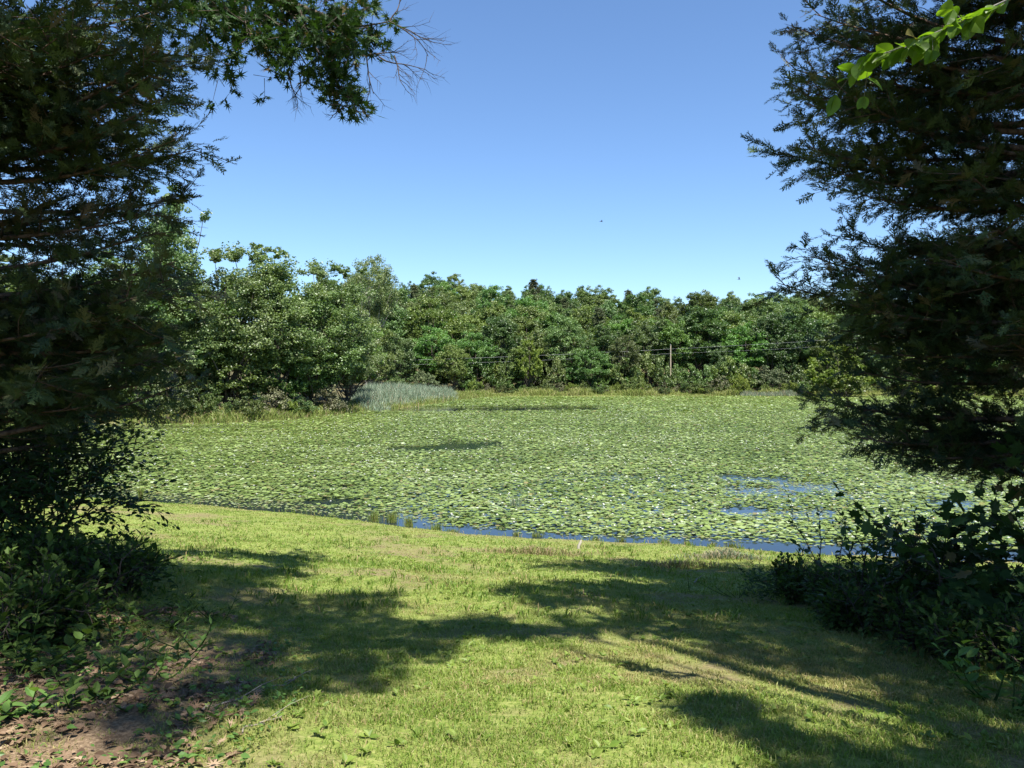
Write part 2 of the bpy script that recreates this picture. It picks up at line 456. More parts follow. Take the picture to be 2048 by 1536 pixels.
# ------------------------------------------------------------------ middle and far trees
def clump_leaves(buf, cen, rad, nsub, nleaf, size, r, bright, flat=.75):
    """foliage: clusters of small leaves round each of the centres"""
    n = len(cen)
    sub = randunit(n * nsub, r); sub[:, 2] = sub[:, 2] * .9 + .25
    sub = cen.repeat(nsub, 0) + sub * (rad.repeat(nsub) * r.uniform(.35, 1, n * nsub))[:, None] * np.array([1, 1, flat])
    srad = rad.repeat(nsub) * .42
    bt = np.asarray(bright).repeat(nsub) + r.normal(0, .09, n * nsub)
    N = n * nsub * nleaf
    d = randunit(N, r); d[:, 2] = np.where(d[:, 2] < 0, d[:, 2] * .7, d[:, 2])
    p = sub.repeat(nleaf, 0) + d * (srad.repeat(nleaf) * r.uniform(.45, 1.1, N))[:, None]
    nor = unit(d * .6 + np.array([0, 0, .55]) + r.normal(0, .45, (N, 3)))
    R = frames(randunit(N, r), nor)
    t = np.clip(bt.repeat(nleaf) + r.normal(0, .13, N), 0, 1)
    buf.scatter(*L_RHOMB, p, R, size * r.uniform(.6, 1.25, N), np.stack([t, t * 0, t * 0], -1))

def limb_path(a, b, r, bend=.12, k=5):
    a = np.asarray(a, float); b = np.asarray(b, float)
    t = np.linspace(0, 1, k)[:, None]
    L = np.linalg.norm(b - a)
    p = a + (b - a) * t + np.sin(t * math.pi) * r.normal(0, bend * L * .5, 3) + np.sin(t * math.pi) * np.array([0, 0, -.08 * L])
    return p

def broad_tree(seed, H=14, Rc=4.2, low=.06, ncl=115, nsub=6, nleaf=36, size=.26, lean=0, shape='round', mat='crown', barkm='bark', sparse=0, trunks=1, clr=1.3):
    r = np.random.default_rng(seed)
    cb, tb = Buf(), Buf()
    zc = H * (low + 1) / 2; rz = H * (1 - low) / 2
    d = randunit(ncl, r)
    d[:, 2] = np.where(d[:, 2] < -.3, d[:, 2] * .6, d[:, 2])
    rr = r.uniform(.45, 1.0, ncl) ** .6
    lump = .72 + .45 * vnoise(d[:, 0] * 2.2 + 5, d[:, 1] * 2.2 + d[:, 2] * 3, seed)
    hx = Rc * lump
    hx = hx * np.where(d[:, 2] < 0, np.clip(.9 / np.sqrt(np.clip(1 - d[:, 2] ** 2, .12, 1)), 1, 1.9), 1)
    if shape == 'cone':
        hx = hx * np.clip(1.1 - .75 * (d[:, 2] * .5 + .5), .15, 1)
    if shape == 'vase':
        hx = hx * np.clip(.55 + .6 * (d[:, 2] * .5 + .5), .2, 1.2)
    cen = np.stack([d[:, 0] * hx * rr, d[:, 1] * hx * rr, zc + d[:, 2] * rz * rr * (.8 + .25 * lump)], -1)
    cen[:, 2] = np.minimum(cen[:, 2], H - .3)
    if sparse:
        extra = np.stack([r.normal(0, Rc * .35, sparse), r.normal(0, Rc * .35, sparse), H + r.uniform(-1.0, .7, sparse)], -1)
        cen = np.concatenate([cen, extra])
    n = len(cen)
    rad = r.uniform(.6, 1.0, n) * clr * (H / 14) ** .5
    if sparse: rad[-sparse:] *= .5
    br = np.clip(r.normal(.5, .14, n), .05, .95)
    clump_leaves(cb, cen, rad, nsub, nleaf, size, r, br)
    for k in range(trunks):
        off = np.array([r.normal(0, .5), r.normal(0, .5), 0]) * (trunks > 1)
        top = np.array([r.normal(0, .4) + lean, r.normal(0, .4), H * .82]) + off * 1.4
        tp = limb_path(off - np.array([0, 0, .6]), top, r, .05, 9)
        tr = np.linspace(H * .017, H * .003, 9) * (1 if trunks == 1 else .75)
        tr[0] *= 1.4
        tb.tube(tp, tr, 8)
        for j in r.choice(n, min(n, 26 if trunks == 1 else 12), replace=False):
            c = cen[j]
            f = np.clip((c[2] / H - .12) * .85, .12, .9)
            i0 = int(f * 8)
            tb.tube(limb_path(tp[i0], c, r, .12, 6), np.linspace(tr[i0] * .55, .02, 6), 5)
    return cb.mesh('crown', M[mat]), tb.mesh('trunk', M[barkm], True)

def pine_tree(seed, H=15, Rc=2.8, mat='pine'):
    r = np.random.default_rng(seed)
    cb, tb = Buf(), Buf()
    tp = limb_path((0, 0, -.5), (r.normal(0, .3), r.normal(0, .3), H), r, .02, 9)
    tr = np.linspace(H * .014, .03, 9); tb.tube(tp, tr, 7)
    cen = []
    for z in np.arange(H * .3, H, .55):
        f = (z - H * .3) / (H * .7)
        L = Rc * (1 - f) ** .7 * r.uniform(.6, 1.1) + .25
        for k in range(5):
            a = r.uniform(0, 6.28)
            s = tp[int(np.clip(z / H * 8, 0, 8))]
            e = np.array([s[0] + math.cos(a) * L, s[1] + math.sin(a) * L, z + L * r.uniform(-.05, .3)])
            tb.tube(limb_path((s[0], s[1], z), e, r, .08, 4), np.linspace(.05, .015, 4), 4)
            for q_ in (.45, .75, 1):
                cen.append((np.array([s[0], s[1], z]) * (1 - q_) + e * q_))
    cen = np.array(cen) + r.normal(0, .1, (len(cen), 3))
    clump_leaves(cb, cen, r.uniform(.4, .75, len(cen)), 3, 14, .22, r, np.clip(r.normal(.5, .16, len(cen)), 0, 1), .4)
    return cb.mesh('crown', M[mat]), tb.mesh('trunk', M['bark'], True)

BR = [broad_tree(s, *a) for s, a in [(11, (14, 4.3)), (12, (15, 4.8, .04)), (13, (13, 4.6, .03)), (14, (15, 3.8, .05)), (15, (14, 5.0, .08)), (16, (12.5, 4.1, .03)), (17, (16, 4.6, .1))]]
BR += [broad_tree(18, 15, 4.0, .05, shape='cone'), broad_tree(19, 14, 5, .1, shape='vase')]
PN = [pine_tree(31), pine_tree(32, 16, 2.4), pine_tree(33, 13, 3.2)]
used = {'n': 0}

def put_tree(kind, px, d, top=None, H=None, H0=14., w=1.0, name='tree', label='', cat='tree', group=None, base_z=None):
    """stand a tree of a kind at a distance; top = image row its crown reaches"""
    x = (px - 1024) / F * d
    z = float(gz(x, d)) if base_z is None else base_z
    if d < 100: w *= 1.2
    if H is None: H = (EYE - (top - HOR) / F * d) - z
    s = H / H0
    e = empty(name, (x, d, z), label, cat, group, rz=random.uniform(0, 6.28), sc=(s * w, s * w, s))
    child('crown', kind[0], e); child('trunk', kind[1], e)
    return e

# hillside wood: packed crowns that nothing tells apart
ORD = ['first', 'second', 'third', 'fourth', 'fifth', 'sixth', 'seventh', 'eighth', 'ninth', 'tenth', 'eleventh', 'twelfth', 'thirteenth', 'fourteenth',
       'fifteenth', 'sixteenth', 'seventeenth', 'eighteenth', 'nineteenth', 'twentieth', 'twenty-first', 'twenty-second', 'twenty-third', 'twenty-fourth']
sky_n = 0
for row, (d0, sp) in enumerate([(158, 7.5), (172, 7.5), (188, 8), (206, 8.5), (226, 9), (248, 9.5), (270, 9.5)]):
    x = -.24 * d0
    while x < .66 * d0:
        d = d0 + random.uniform(-6, 6)
        k = random.random()
        px = 1024 + x / d * F
        pine = k < (.16 if row < 5 else .10)
        kind = random.choice(PN) if pine else random.choice(BR)
        H = random.uniform(12.5, 16.5) - ((.8 if row < 5 else 2.4) if pine else 0)
        z = float(gz(x, d))
        if pine:
            put_tree(kind, px, d, H=H, H0=15, w=random.uniform(.9, 1.3), name='pine_tree', cat='pine',
                     label='dark narrow pine among the packed crowns of the wooded hillside', group='pines on the wooded hillside')
        else:
            lab_ = 'green broadleaf tree packed among other crowns on the wooded hillside'
            if row == 6 and 770 < px < 1570:
                sky_n += 1; lab_ = 'broadleaf crown against the sky on top of the wooded hill, %s broadleaf from the left' % ORD[sky_n - 1]
            put_tree(kind, px, d, H=H, w=random.uniform(.95, 1.25), name='broadleaf_tree', cat='tree',
                     label=lab_, group='broadleaf trees on the wooded hillside')
        x += sp * random.uniform(.75, 1.2)

# front row on the far shore
front = [(742, 640, 112, 1.0), (800, 660, 132, 1.0), (868, 655, 136, 1.05), (905, 690, 131, 1.0), (950, 668, 138, 1.1), (1000, 640, 142, 1.0), (1045, 690, 134, 1.2), (1085, 650, 141, 1.1), (1130, 655, 140, 1.1),
         (1180, 700, 134, 1.3), (1205, 640, 144, 1.1), (1250, 672, 138, .9), (1300, 640, 146, 1.1), (1345, 650, 145, 1.1), (1400, 625, 146, 1.15), (1440, 690, 140, 1.0), (1485, 640, 143, 1.15),
         (1540, 650, 142, 1.1), (1590, 630, 144, 1.2), (1640, 665, 139, 1.0), (1720, 650, 142, 1.2), (1790, 655, 140, 1.2), (1880, 650, 138, 1.3), (1980, 640, 136, 1.3)]
for k, (px, ty, d, w) in enumerate(front):
    kind = BR[(k * 4 + 1) % len(BR)]
    look = ['dark green rounded tree', 'mid green spreading tree', 'dense dark tree', 'bushy green tree'][k % 4]
    put_tree(kind, px, d, top=ty, w=w * 1.1, name='broadleaf_tree', cat='tree', group='trees along the far shore',
             label=look + ' on the far shore, ' + ORD[k] + ' from the left in the front row')

# second line behind it, fills the wall of leaves
for k in range(26):
    px = 720 + k * 54 + random.uniform(-12, 12)
    put_tree(random.choice(BR), px, random.uniform(149, 156), H=random.uniform(12, 15), w=random.uniform(1.1, 1.35), name='broadleaf_tree', cat='tree',
             label='green broadleaf tree packed among other crowns on the wooded hillside', group='broadleaf trees on the wooded hillside')

# trees on the left bank
T_pale = [broad_tree(41, 15, 4.2, .1, 130, 6, 36, .19, shape='round', mat='crown_pale', sparse=9), broad_tree(42, 15, 3.6, .08, 130, 6, 36, .18, shape='cone', mat='crown_pale', sparse=7),
          broad_tree(43, 13, 4.4, .06, 130, 6, 36, .19, mat='crown_pale')]
T_trunky = broad_tree(44, 17, 5.0, .42, 100, 6, 34, .19, shape='vase', mat='crown', barkm='bark_grey', trunks=3)
T_dark = broad_tree(45, 9, 3.8, .02, 100, 5, 26, .24, mat='crown')
left = [
    (T_pale[0], 455, 64, 505, 15, .95, 'tall pale green tree with thin bare topmost shoots, left end of the left bank'),
    (T_pale[1], 545, 68, 505, 15, 1.15, 'tall pale pointed tree, highest top right of the left cedar'),
    (T_pale[2], 625, 70, 585, 13, 1.05, 'pale leafy tree with low skirts between two taller ones on the left bank'),
    (T_pale[0], 655, 73, 538, 15, 1.05, 'tall pale tree with ragged top left of the bare grey trunks'),
    (T_pale[2], 690, 68, 640, 13, .9, 'pale lower tree whose right side overhangs the reed bed'),
    (T_dark, 560, 62, 700, 9, .9, 'low dark tree in shade behind the bank shrubs'),
    (T_dark, 400, 60, 715, 9, 1.0, 'low dark green tree at the left water edge, its leaves down to the water'),
    (T_pale[2], 380, 66, 560, 13, 1.2, 'sunlit bushy green tree just right of the left cedar'),
    (BR[1], 300, 63, 560, 15, 1.15, 'tall green tree seen through the lower branches of the left cedar'),
    (T_pale[0], 215, 64, 520, 15, 1.2, 'pale tree far left behind the cedar limbs'),
    (BR[4], 120, 62, 560, 14, 1.2, 'green tree behind the left cedar near the photo edge'),
    (T_pale[1], 20, 63, 520, 15, 1.4, 'pale tree at the left photo edge behind the cedar'),
    (BR[2], 620, 66, 690, 13, .9, 'small dark green tree behind the brownish shrubs'),
    (T_dark, 470, 66, 680, 9, 1.1, 'dark hollow looking tree over the trunk gap on the left bank'),
    (BR[0], 500, 80, 560, 14, 1.2, 'green tree filling the gap behind the tallest pale trees'),
    (BR[5], 700, 90, 640, 12.5, 1.1, 'dark tree right behind the base of the bare grey trunks'),
    (BR[6], 610, 88, 600, 16, 1.2, 'green tree standing back between the pale crowns'),
    (BR[3], 250, 82, 570, 15, 1.5, 'green tree set far back behind the left cedar'),
    (BR[5], 60, 80, 600, 12.5, 1.8, 'broad green tree set far back at the left photo edge'),
    (T_pale[1], 330, 50 + 8, 400, 15, .8, 'tall sunlit yellowish green tree rising beside the left cedar'),
]
def bank_d(px):
    y = 50.
    while sdist(np.array([(px - 1024) / F * y]), np.array([y]), POND)[0] < 0: y += .5
    return y
for kind, px, d, ty, H0, w, lab in left:
    d = max(d, bank_d(px) + 5.5)
    s = put_tree(kind, px, d, top=ty, H0=H0, w=w, name='broadleaf_tree', cat='tree', label=lab, group='trees on the left bank')
put_tree(T_trunky, 742, 121, top=517, H0=17, w=.85, name='broadleaf_tree', cat='tree', label='dark crowned tree with bare grey trunks showing, right of the pale trees')

# lime tree and shrubs by the far right shore
T_lime = broad_tree(51, 8, 3.6, .1, 80, 5, 26, .26, mat='crown_lime', clr=1.0)
put_tree(T_lime, 1680, 124, top=690, H0=8, w=1.2, name='lime_green_tree', cat='tree', label='bright yellow green tree beside the right cedar on the far shore')
put_tree(T_lime, 1057, 132, top=680, H0=8, w=.62, name='lime_green_tree', cat='tree', label='small bright green pointed tree at the foot of the far trees, mid photo')
def shrub_mesh(seed, mat, H=2.5, Rc=1.7, n=34, size=.15, nl=24):
    r = np.random.default_rng(seed); cb, tb = Buf(), Buf()
    d = randunit(n, r); d[:, 2] = np.abs(d[:, 2])
    cen = d * np.array([Rc, Rc, H - .4]) * (r.uniform(.4, 1, n) ** .6)[:, None] + np.array([0, 0, .2])
    clump_leaves(cb, cen, r.uniform(.3, .55, n), 4, nl, size, r, np.clip(r.normal(.5, .18, n), 0, 1))
    for c in cen[:14]:
        tb.tube(limb_path((r.normal(0, .15), r.normal(0, .15), -.2), c, r, .15, 5), np.linspace(.035, .01, 5), 4)
    return cb.mesh('foliage', M[mat]), tb.mesh('stem', M['twig'], True)
SH = {'green': shrub_mesh(61, 'shrub'), 'dark': shrub_mesh(62, 'crown'), 'lime': shrub_mesh(63, 'crown_lime'), 'round': shrub_mesh(64, 'pine', 3, 2.4, 50)}
M['brown_shrub'] = leaf_mat('brownish_leaves', [(0, (0.06, 0.06, 0.035)), (.5, (0.12, 0.12, 0.065)), (1, (0.18, 0.19, 0.1))], transl=.2)
SH['brown'] = shrub_mesh(65, 'brown_shrub', 2.2, 1.7, 26)
def put_shrub(kind, px, base_y, hpx, wpx, lab, d=None, group=None):
    if d is None: d = EYE * F / (base_y - HOR)
    x = (px - 1024) / F * d; z = max(float(gz(x, d)), 0.02)
    H = hpx / F * d; Wd = wpx / F * d / 2
    H0, W0 = (3, 2.5) if kind == 'round' else (2.6, 1.9)
    e = empty('bank_shrub', (x, d, z), lab, 'shrub', group, rz=random.uniform(0, 6), sc=(Wd / W0, Wd / W0, H / H0))
    child('foliage', SH[kind][0], e); child('stem', SH[kind][1], e)
shr = [
    ('dark', 345, 60, 110, 120, 'large dark shrub at the water left of the others on the left bank'),
    ('green', 395, 59.5, 85, 110, 'bright leafed shrub hanging over the water below the dark low tree'),
    ('green', 440, 60, 50, 70, 'small green shrub at the waterline left of the bank grass'),
    ('green', 495, 63, 62, 90, 'rounded shrub under the dark hollow in the left bank trees'),
    ('brown', 545, 64, 66, 90, 'brownish green shrub in the middle of the left bank'),
    ('green', 595, 67, 48, 80, 'yellowish green shrub beside the brownish one on the left bank'),
    ('brown', 650, 74, 62, 90, 'brown twiggy shrub left of the reed bed'),
    ('brown', 675, 76, 45, 50, 'small dead brown shrub touching the reed bed'),
    ('lime', 572, 65, 36, 60, 'small bright grass coloured shrub at the left bank waterline'),
    ('dark', 290, 61, 110, 130, 'dark shrub seen under the left cedar at the water edge'),
    ('dark', 190, 62, 130, 160, 'dark shrub far left seen through the near bushes'),
    ('green', 60, 62, 130, 180, 'green shrub at the left photo edge across the water'),
    ('green', 800, 124, 42, 70, 'pale green shrub behind the reed bed'),
    ('round', 848, 124, 48, 66, 'dark cone shaped evergreen shrub behind the right end of the reed bed'),
    ('lime', 950, 131, 28, 40, 'small yellow shrub below the far trees right of the reed bed'),
    ('green', 1020, 132, 34, 70, 'green shrub in the shade below the far trees'),
    ('dark', 1165, 131, 26, 36, 'small dark shrub by the far shore below the power line'),
    ('green', 1262, 131, 36, 50, 'round green shrub left of the utility pole'),
    ('dark', 1200, 132, 30, 50, 'low dark shrub in the far shore weeds'),
    ('green', 1385, 132, 34, 60, 'pale green shrub just right of the utility pole'),
    ('brown', 1440, 133, 38, 55, 'greyish shrub between the pole and the yellow bush'),
    ('lime', 1478, 129.5, 44, 46, 'bright yellow green bush left of the dark rounded bush'),
    ('round', 1540, 133, 58, 84, 'dark rounded bush with brown shade on the far shore'),
    ('lime', 1580, 129.5, 30, 44, 'small lime bush touching the dark rounded bush'),
    ('lime', 1640, 129, 34, 50, 'lime bush below the bright yellow green tree'),
    ('dark', 1685, 122, 60, 110, 'dark green bush below the bright yellow green tree'),
    ('lime', 1830, 130, 30, 90, 'lime bush seen through the right cedar'),
    ('green', 1950, 129, 40, 110, 'green bush behind the right cedar near the photo edge'),
]
for kind, px, d, hp, wp, lab in shr:
    if d < 100: d = bank_d(px) + 1.0 + (px % 3) * .5
    put_shrub(kind, px, None, hp, wp, lab, d=d, group='shrubs round the pond')

for k in range(34):
    px = 915 + k * 21 + random.uniform(-9, 9)
    put_shrub(random.choice(['green', 'green', 'lime', 'brown', 'dark']), px, None, random.uniform(12, 26), random.uniform(24, 50), 'low weedy clump in the yellow green strip along the far shore', d=random.uniform(129.5, 133), group='weedy clumps along the far shore')
for k in range(46):
    px = 640 + k * 31 + random.uniform(-9, 9)
    put_shrub(random.choice(['dark', 'dark', 'green', 'dark']), px, None, random.uniform(40, 80), random.uniform(60, 100), 'leafy understory shrub in shade at the foot of the far trees', d=random.uniform(135, 141), group='understory shrubs below the far trees')
# ------------------------------------------------------------------ blades (grass, reeds)
def blades(buf, x, y, z, h, w, bend, r, t, g, seg2=False):
    n = len(x)
    a = r.uniform(0, 2 * math.pi, n); b = r.uniform(0, 2 * math.pi, n)
    dx, dy = np.cos(a) * w / 2, np.sin(a) * w / 2
    bx, by = np.cos(b) * bend * h, np.sin(b) * bend * h
    base = np.stack([x, y, z], -1)
    o = np.stack([dx, dy, dx * 0], -1)
    tip = base + np.stack([bx, by, h * np.sqrt(np.clip(1 - bend ** 2 * .6, .2, 1))], -1)
    col = np.stack([t, g, t * 0], -1)
    if not seg2:
        v = np.stack([base - o, base + o, tip], 1).reshape(-1, 3)
        buf.add(v, np.arange(3 * n).reshape(-1, 3), col)
    else:
        mid = base + np.stack([bx * .32, by * .32, h * .62], -1)
        v = np.stack([base - o * .8, base + o * .8, mid + o, mid - o, tip], 1).reshape(-1, 3)
        k = np.arange(n)[:, None, None] * 5
        buf.add(v, (k + np.array([[0, 1, 2], [0, 2, 3], [3, 2, 4]])[None]).reshape(-1, 3), col.repeat(3, 0))

r = np.random.default_rng(101)
lawn = Buf()
for (y0, y1, dens, hh, ww, two) in [(1.6, 3.6, 9000, .036, .0036, True), (3.6, 6, 7500, .036, .0046, True), (6, 9.5, 4000, .036, .007, False), (9.5, 14, 1500, .036, .014, False), (14, 25, 850, .034, .02, False)]:
    xm = y1 * .78 + .6
    n = int(dens * (y1 - y0) * 2 * xm)
    x = r.uniform(-xm, xm, n); y = r.uniform(y0, y1, n)
    sd = sdist(x, y, POND)
    so = soil_amt(x, y)
    tuft = fbm(x * 5, y * 5, 77, 3)
    fine = fbm(x * 9, y * 9, 78, 3)
    keep = (sd > .12) & (r.random(n) > so * (.62 + .6 * sstep(.55, .42, fine))) & (r.random(n) < .30 + 1.3 * sstep(.36, .62, .5 * tuft + .5 * fine))
    x, y, so, tuft = x[keep], y[keep], so[keep], tuft[keep]
    n = len(x)
    z = gz(x, y) - .004
    dry = np.clip(sstep(.52, .70, fbm(x * .8, y * .8, 55, 4)) * .5 + so * .4 + (r.random(n) < .13 + .14 * sstep(8, 4, y)) * .75 + sstep(.55, .7, fbm(x * 4, y * 4, 57, 3)) * .3 - .08, 0, 1)
    t = np.clip(.25 + .55 * fbm(x * 1.3, y * 1.3, 8, 3) + r.normal(0, .16, n), 0, 1)
    blades(lawn, x, y, z, hh * r.uniform(.45, 1.35, n) * (.6 + .8 * tuft) * (1 - .4 * so), ww * r.uniform(.5, 1.6, n), r.uniform(.3, 1.15, n), r, t, dry * r.uniform(.4, 1, n), two)
n = 16000
x = r.uniform(-16, 16, n); y = r.uniform(14.5, 26, n)
sd = sdist(x, y, POND)
k = (sd > -.12) & (sd < .45) & (fbm(x * 2.2, y * 2.2, 91, 3) > .5)
x, y = x[k], y[k]; n = len(x)
blades(lawn, x, y, np.maximum(gz(x, y), -.05), .10 * r.uniform(.4, 1.5, n), .014 * r.uniform(.6, 1.3, n), r.uniform(.2, .9, n), r, r.uniform(.1, .8, n), (r.random(n) < .35) * r.uniform(.3, 1, n), True)
n = 2600
x = r.uniform(-7, 7, n); y = r.uniform(7, 17, n)
k = (fbm(x * 1.4, y * 1.4, 92, 3) > .5) & (sdist(x, y, POND) > .5)
x, y = x[k], y[k]; n = len(x)
for _ in range(7):
    blades(lawn, x + r.normal(0, .03, n), y + r.normal(0, .03, n), gz(x, y), .075 * r.uniform(.5, 1.5, n), .012 * r.uniform(.6, 1.3, n), r.uniform(.3, .95, n), r, r.uniform(0, .5, n), (r.random(n) < .2) * r.uniform(.3, 1, n), True)
# broad weeds in the lawn
n = 5200
x = r.uniform(-9, 9, n); y = r.uniform(2.2, 14, n)
k = (fbm(x * 1.6, y * 1.6, 66, 3) > .47) & (sdist(x, y, POND) > .5)
x, y = x[k], y[k]; n = len(x)
base = np.stack([x, y, gz(x, y) + .012], -1).repeat(5, 0)
N = n * 5
a = r.uniform(0, 6.28, N)
dr = np.stack([np.cos(a), np.sin(a), r.uniform(.15, .9, N)], -1)
lawn.scatter(*L_OVATE, base, frames(dr, np.array([0, 0, 1.]) + r.normal(0, .25, (N, 3))), r.uniform(.022, .055, N), np.stack([r.uniform(.1, .65, N), r.uniform(0, .1, N), a * 0], -1))
tag(lawn.obj('lawn_grass', M['grass']), 'short patchy green lawn grass sloping down to the pond', 'grass', kind='stuff')

# reed beds
reed = Buf()
def stand(buf, pts, n, h, w, r, t0, dryp=.1, bend=(.05, .35), wz=0.0):
    px = r.uniform(0, 1, (n, 2))
    P = np.array(pts)
    mn, mx = P.min(0), P.max(0)
    xy = mn + r.random((n * 3, 2)) * (mx - mn)
    k = inpoly(xy[:, 0], xy[:, 1], pts); xy = xy[k][:n]
    m = len(xy)
    z = np.maximum(gz(xy[:, 0], xy[:, 1]), -.1)
    f = .45 + .95 * fbm(xy[:, 0] * .6, xy[:, 1] * .6, 3, 3)
    f *= .45 + .55 * sstep(0, 1.6, -sdist(xy[:, 0], xy[:, 1], pts))
    blades(buf, xy[:, 0], xy[:, 1], z, h * f * r.uniform(.7, 1.15, m), w * r.uniform(.6, 1.3, m), r.uniform(*bend, m), r, np.clip(r.normal(t0, .2, m), 0, 1), (r.random(m) < dryp) * r.uniform(.4, 1, m), True)
def ppoly(lst):
    return [((a - 1024) / F * (EYE * F / (b - HOR)), EYE * F / (b - HOR)) for a, b in lst]
stand(reed, ppoly([(700, 824), (760, 826), (800, 816), (915, 802), (918, 797), (830, 795), (735, 797), (700, 806)]), 15000, 1.6, .05, r, .5, .15, (.05, .6))
tag(reed.obj('reed_bed', M['reed']), 'blue green reed bed at the right end of the left bank', 'reeds', kind='stuff')
reed2 = Buf()
stand(reed2, [(38, 126.3), (47.5, 126.3), (47.5, 129), (38, 129)], 2500, 1.35, .06, r, .45, .45)
tag(reed2.obj('grey_reed_bed', M['reed']), 'low greyish reed bed at the far shore left of the right cedar', 'reeds', kind='stuff')

bank = Buf()
def along(x0, x1, n, off, h, w, t0, dryp, yfar=True):
    t = r.uniform(0, 1, n)
    px = x0 + (x1 - x0) * t
    # walk out from the water until land
    y = np.full(n, 100.) if yfar else np.full(n, 50.)
    X = px.copy()
    for _ in range(60):
        s = sdist(X, y, POND); y = np.where(s < off[0], y + np.maximum(.4, -s * .6), y)
    y = y + r.uniform(0, off[1], n)
    z = gz(X, y)
    k = z > -.05
    m = k.sum()
    f = .2 + 1.5 * sstep(.3, .75, fbm(X[k] * .35, y[k] * .35, 12, 3))
    blades(bank, X[k], y[k], z[k] - .02, h * f * r.uniform(.6, 1.2, m), w * r.uniform(.6, 1.3, m), r.uniform(.1, .6, m), r, np.clip(t0 + .25 * (fbm(X[k] * .2, y[k] * .2, 30, 2) - .5) * 2 + r.normal(0, .15, m), 0, 1), (r.random(m) < dryp) * r.uniform(.3, 1, m), True)
along(-8, 60, 26000, (.1, 6), .75, .075, .62, .08)
along(60, 100, 9000, (.1, 7), .8, .08, .6, .1)
tag(bank.obj('far_bank_grass', M['bank_grass']), 'tall yellow green grass and weeds along the far shore', 'grass', kind='stuff')
bank = Buf()
def line_band(pts, n, dmax, h, w, t0, dryp):
    P = np.array(pts); seg = r.integers(0, len(P) - 1, n); t = r.random(n)[:, None]
    p = P[seg] * (1 - t) + P[seg + 1] * t
    e = unit(np.concatenate([P[seg + 1] - P[seg], np.zeros((n, 1))], 1))[:, :2]
    nn = np.stack([e[:, 1], -e[:, 0]], -1)
    q_ = p + nn * (dmax * r.uniform(-.1, 1, n))[:, None]
    sd = sdist(q_[:, 0], q_[:, 1], POND); k = sd > -.35
    q_ = q_[k]; m = len(q_)
    z = gz(q_[:, 0], q_[:, 1])
    f = .5 + .9 * fbm(q_[:, 0] * .8, q_[:, 1] * .8, 12, 2)
    blades(bank, q_[:, 0], q_[:, 1], z - .02, h * f * r.uniform(.6, 1.2, m), w * r.uniform(.6, 1.3, m), r.uniform(.1, .7, m), r, np.clip(t0 + r.normal(0, .2, m), 0, 1), (r.random(m) < dryp) * r.uniform(.3, 1, m), True)
line_band([(-30, 58.6), (-22.6, 59.5), (-18.2, 66), (-15.6, 75), (-12.3, 84), (-7, 112), (-4, 124)], 20000, -4.5, .75, .05, .45, .2)
tag(bank.obj('left_bank_grass', M['bank_grass']), 'rough grass and weeds along the left bank waterline', 'grass', kind='stuff')

# ------------------------------------------------------------------ water lilies
r = np.random.default_rng(202)
OPEN = [  # x, y, half width, half depth, strength: water showing between the pads
    (9.0, 28.8, 1.3, 1.0, 1.5), (8.6, 26.0, 1.5, 1.2, .40), (10.4, 26.5, 1.2, 1.6, .35), (6.7, 22.3, .6, .45, 1.2), (7.6, 21.8, 1.6, .6, .35),
    (-3.9, 40.3, 2.5, 1.3, 2.2), (-2.2, 42.4, 1.7, 1.7, 2.2), (3.9, 29.4, 1.0, .5, .4), (1.6, 28.9, .9, .4, .3), (-5.7, 23.6, 1.1, .5, 1.0), (-6.4, 26.5, 1.2, .25, .6),
    (-2.5, 84, 12, 6, 1.15), (4, 86, 7, 4, 1.3), (-9, 79, 4, 2.5, .8), (13.4, 23.6, .8, .5, 1.2), (-9.0, 33, 1.2, .3, .6), (-24, 55, 6, 1.5, .55)]
def lily_cov(x, y):
    sd = -sdist(x, y, POND)
    wob = fbm(x * .7, y * .7, 40, 3) - .5
    near = (y < 30)
    edge = np.where(x > -4, np.interp(x, [-4, -1, 4, 9, 14], [.2, .65, .6, 1.0, 1.1]), .15)
    c = np.where(near, sstep(edge - .25, edge + .55, sd + wob * .9), sstep(.05, .5, sd))
    c = c * np.where(near & (x < -2), .55 + .45 * sstep(.2, 2.6, sd + wob), 1)
    for ox, oy, ax, ay, s in OPEN:
        u = ((x - ox + wob * ax * .8) / ax) ** 2 + ((y - oy + (fbm(x * 1.1 + 9, y * 1.7, 41, 3) - .5) * ay * 1.8) / ay) ** 2
        c = c - s * sstep(1.25, .75, u)
    streak = vnoise(x * .25, y * 1.1, 43)
    c = np.where((y > 74) & (y < 96) & (x < 12), c + .5 * sstep(.55, .7, streak) * (c < .9), c)
    return np.clip(c, 0, 1)
pads = Buf()
def disc(k, notch=True):
    a = np.linspace(.12, 2 * math.pi - .12, k)
    ring = [(math.sin(t) * .5, math.cos(t) * .5, .02 if i % 2 else -.015) for i, t in enumerate(a)]
    v = [(0, 0.02, -.03)] + ring
    return np.array(v), np.array([(0, i + 1, i + 2) for i in range(k - 1)] + [(0, k, 1)])[:-1]
P9, P6 = disc(9), disc(6)
SP = []
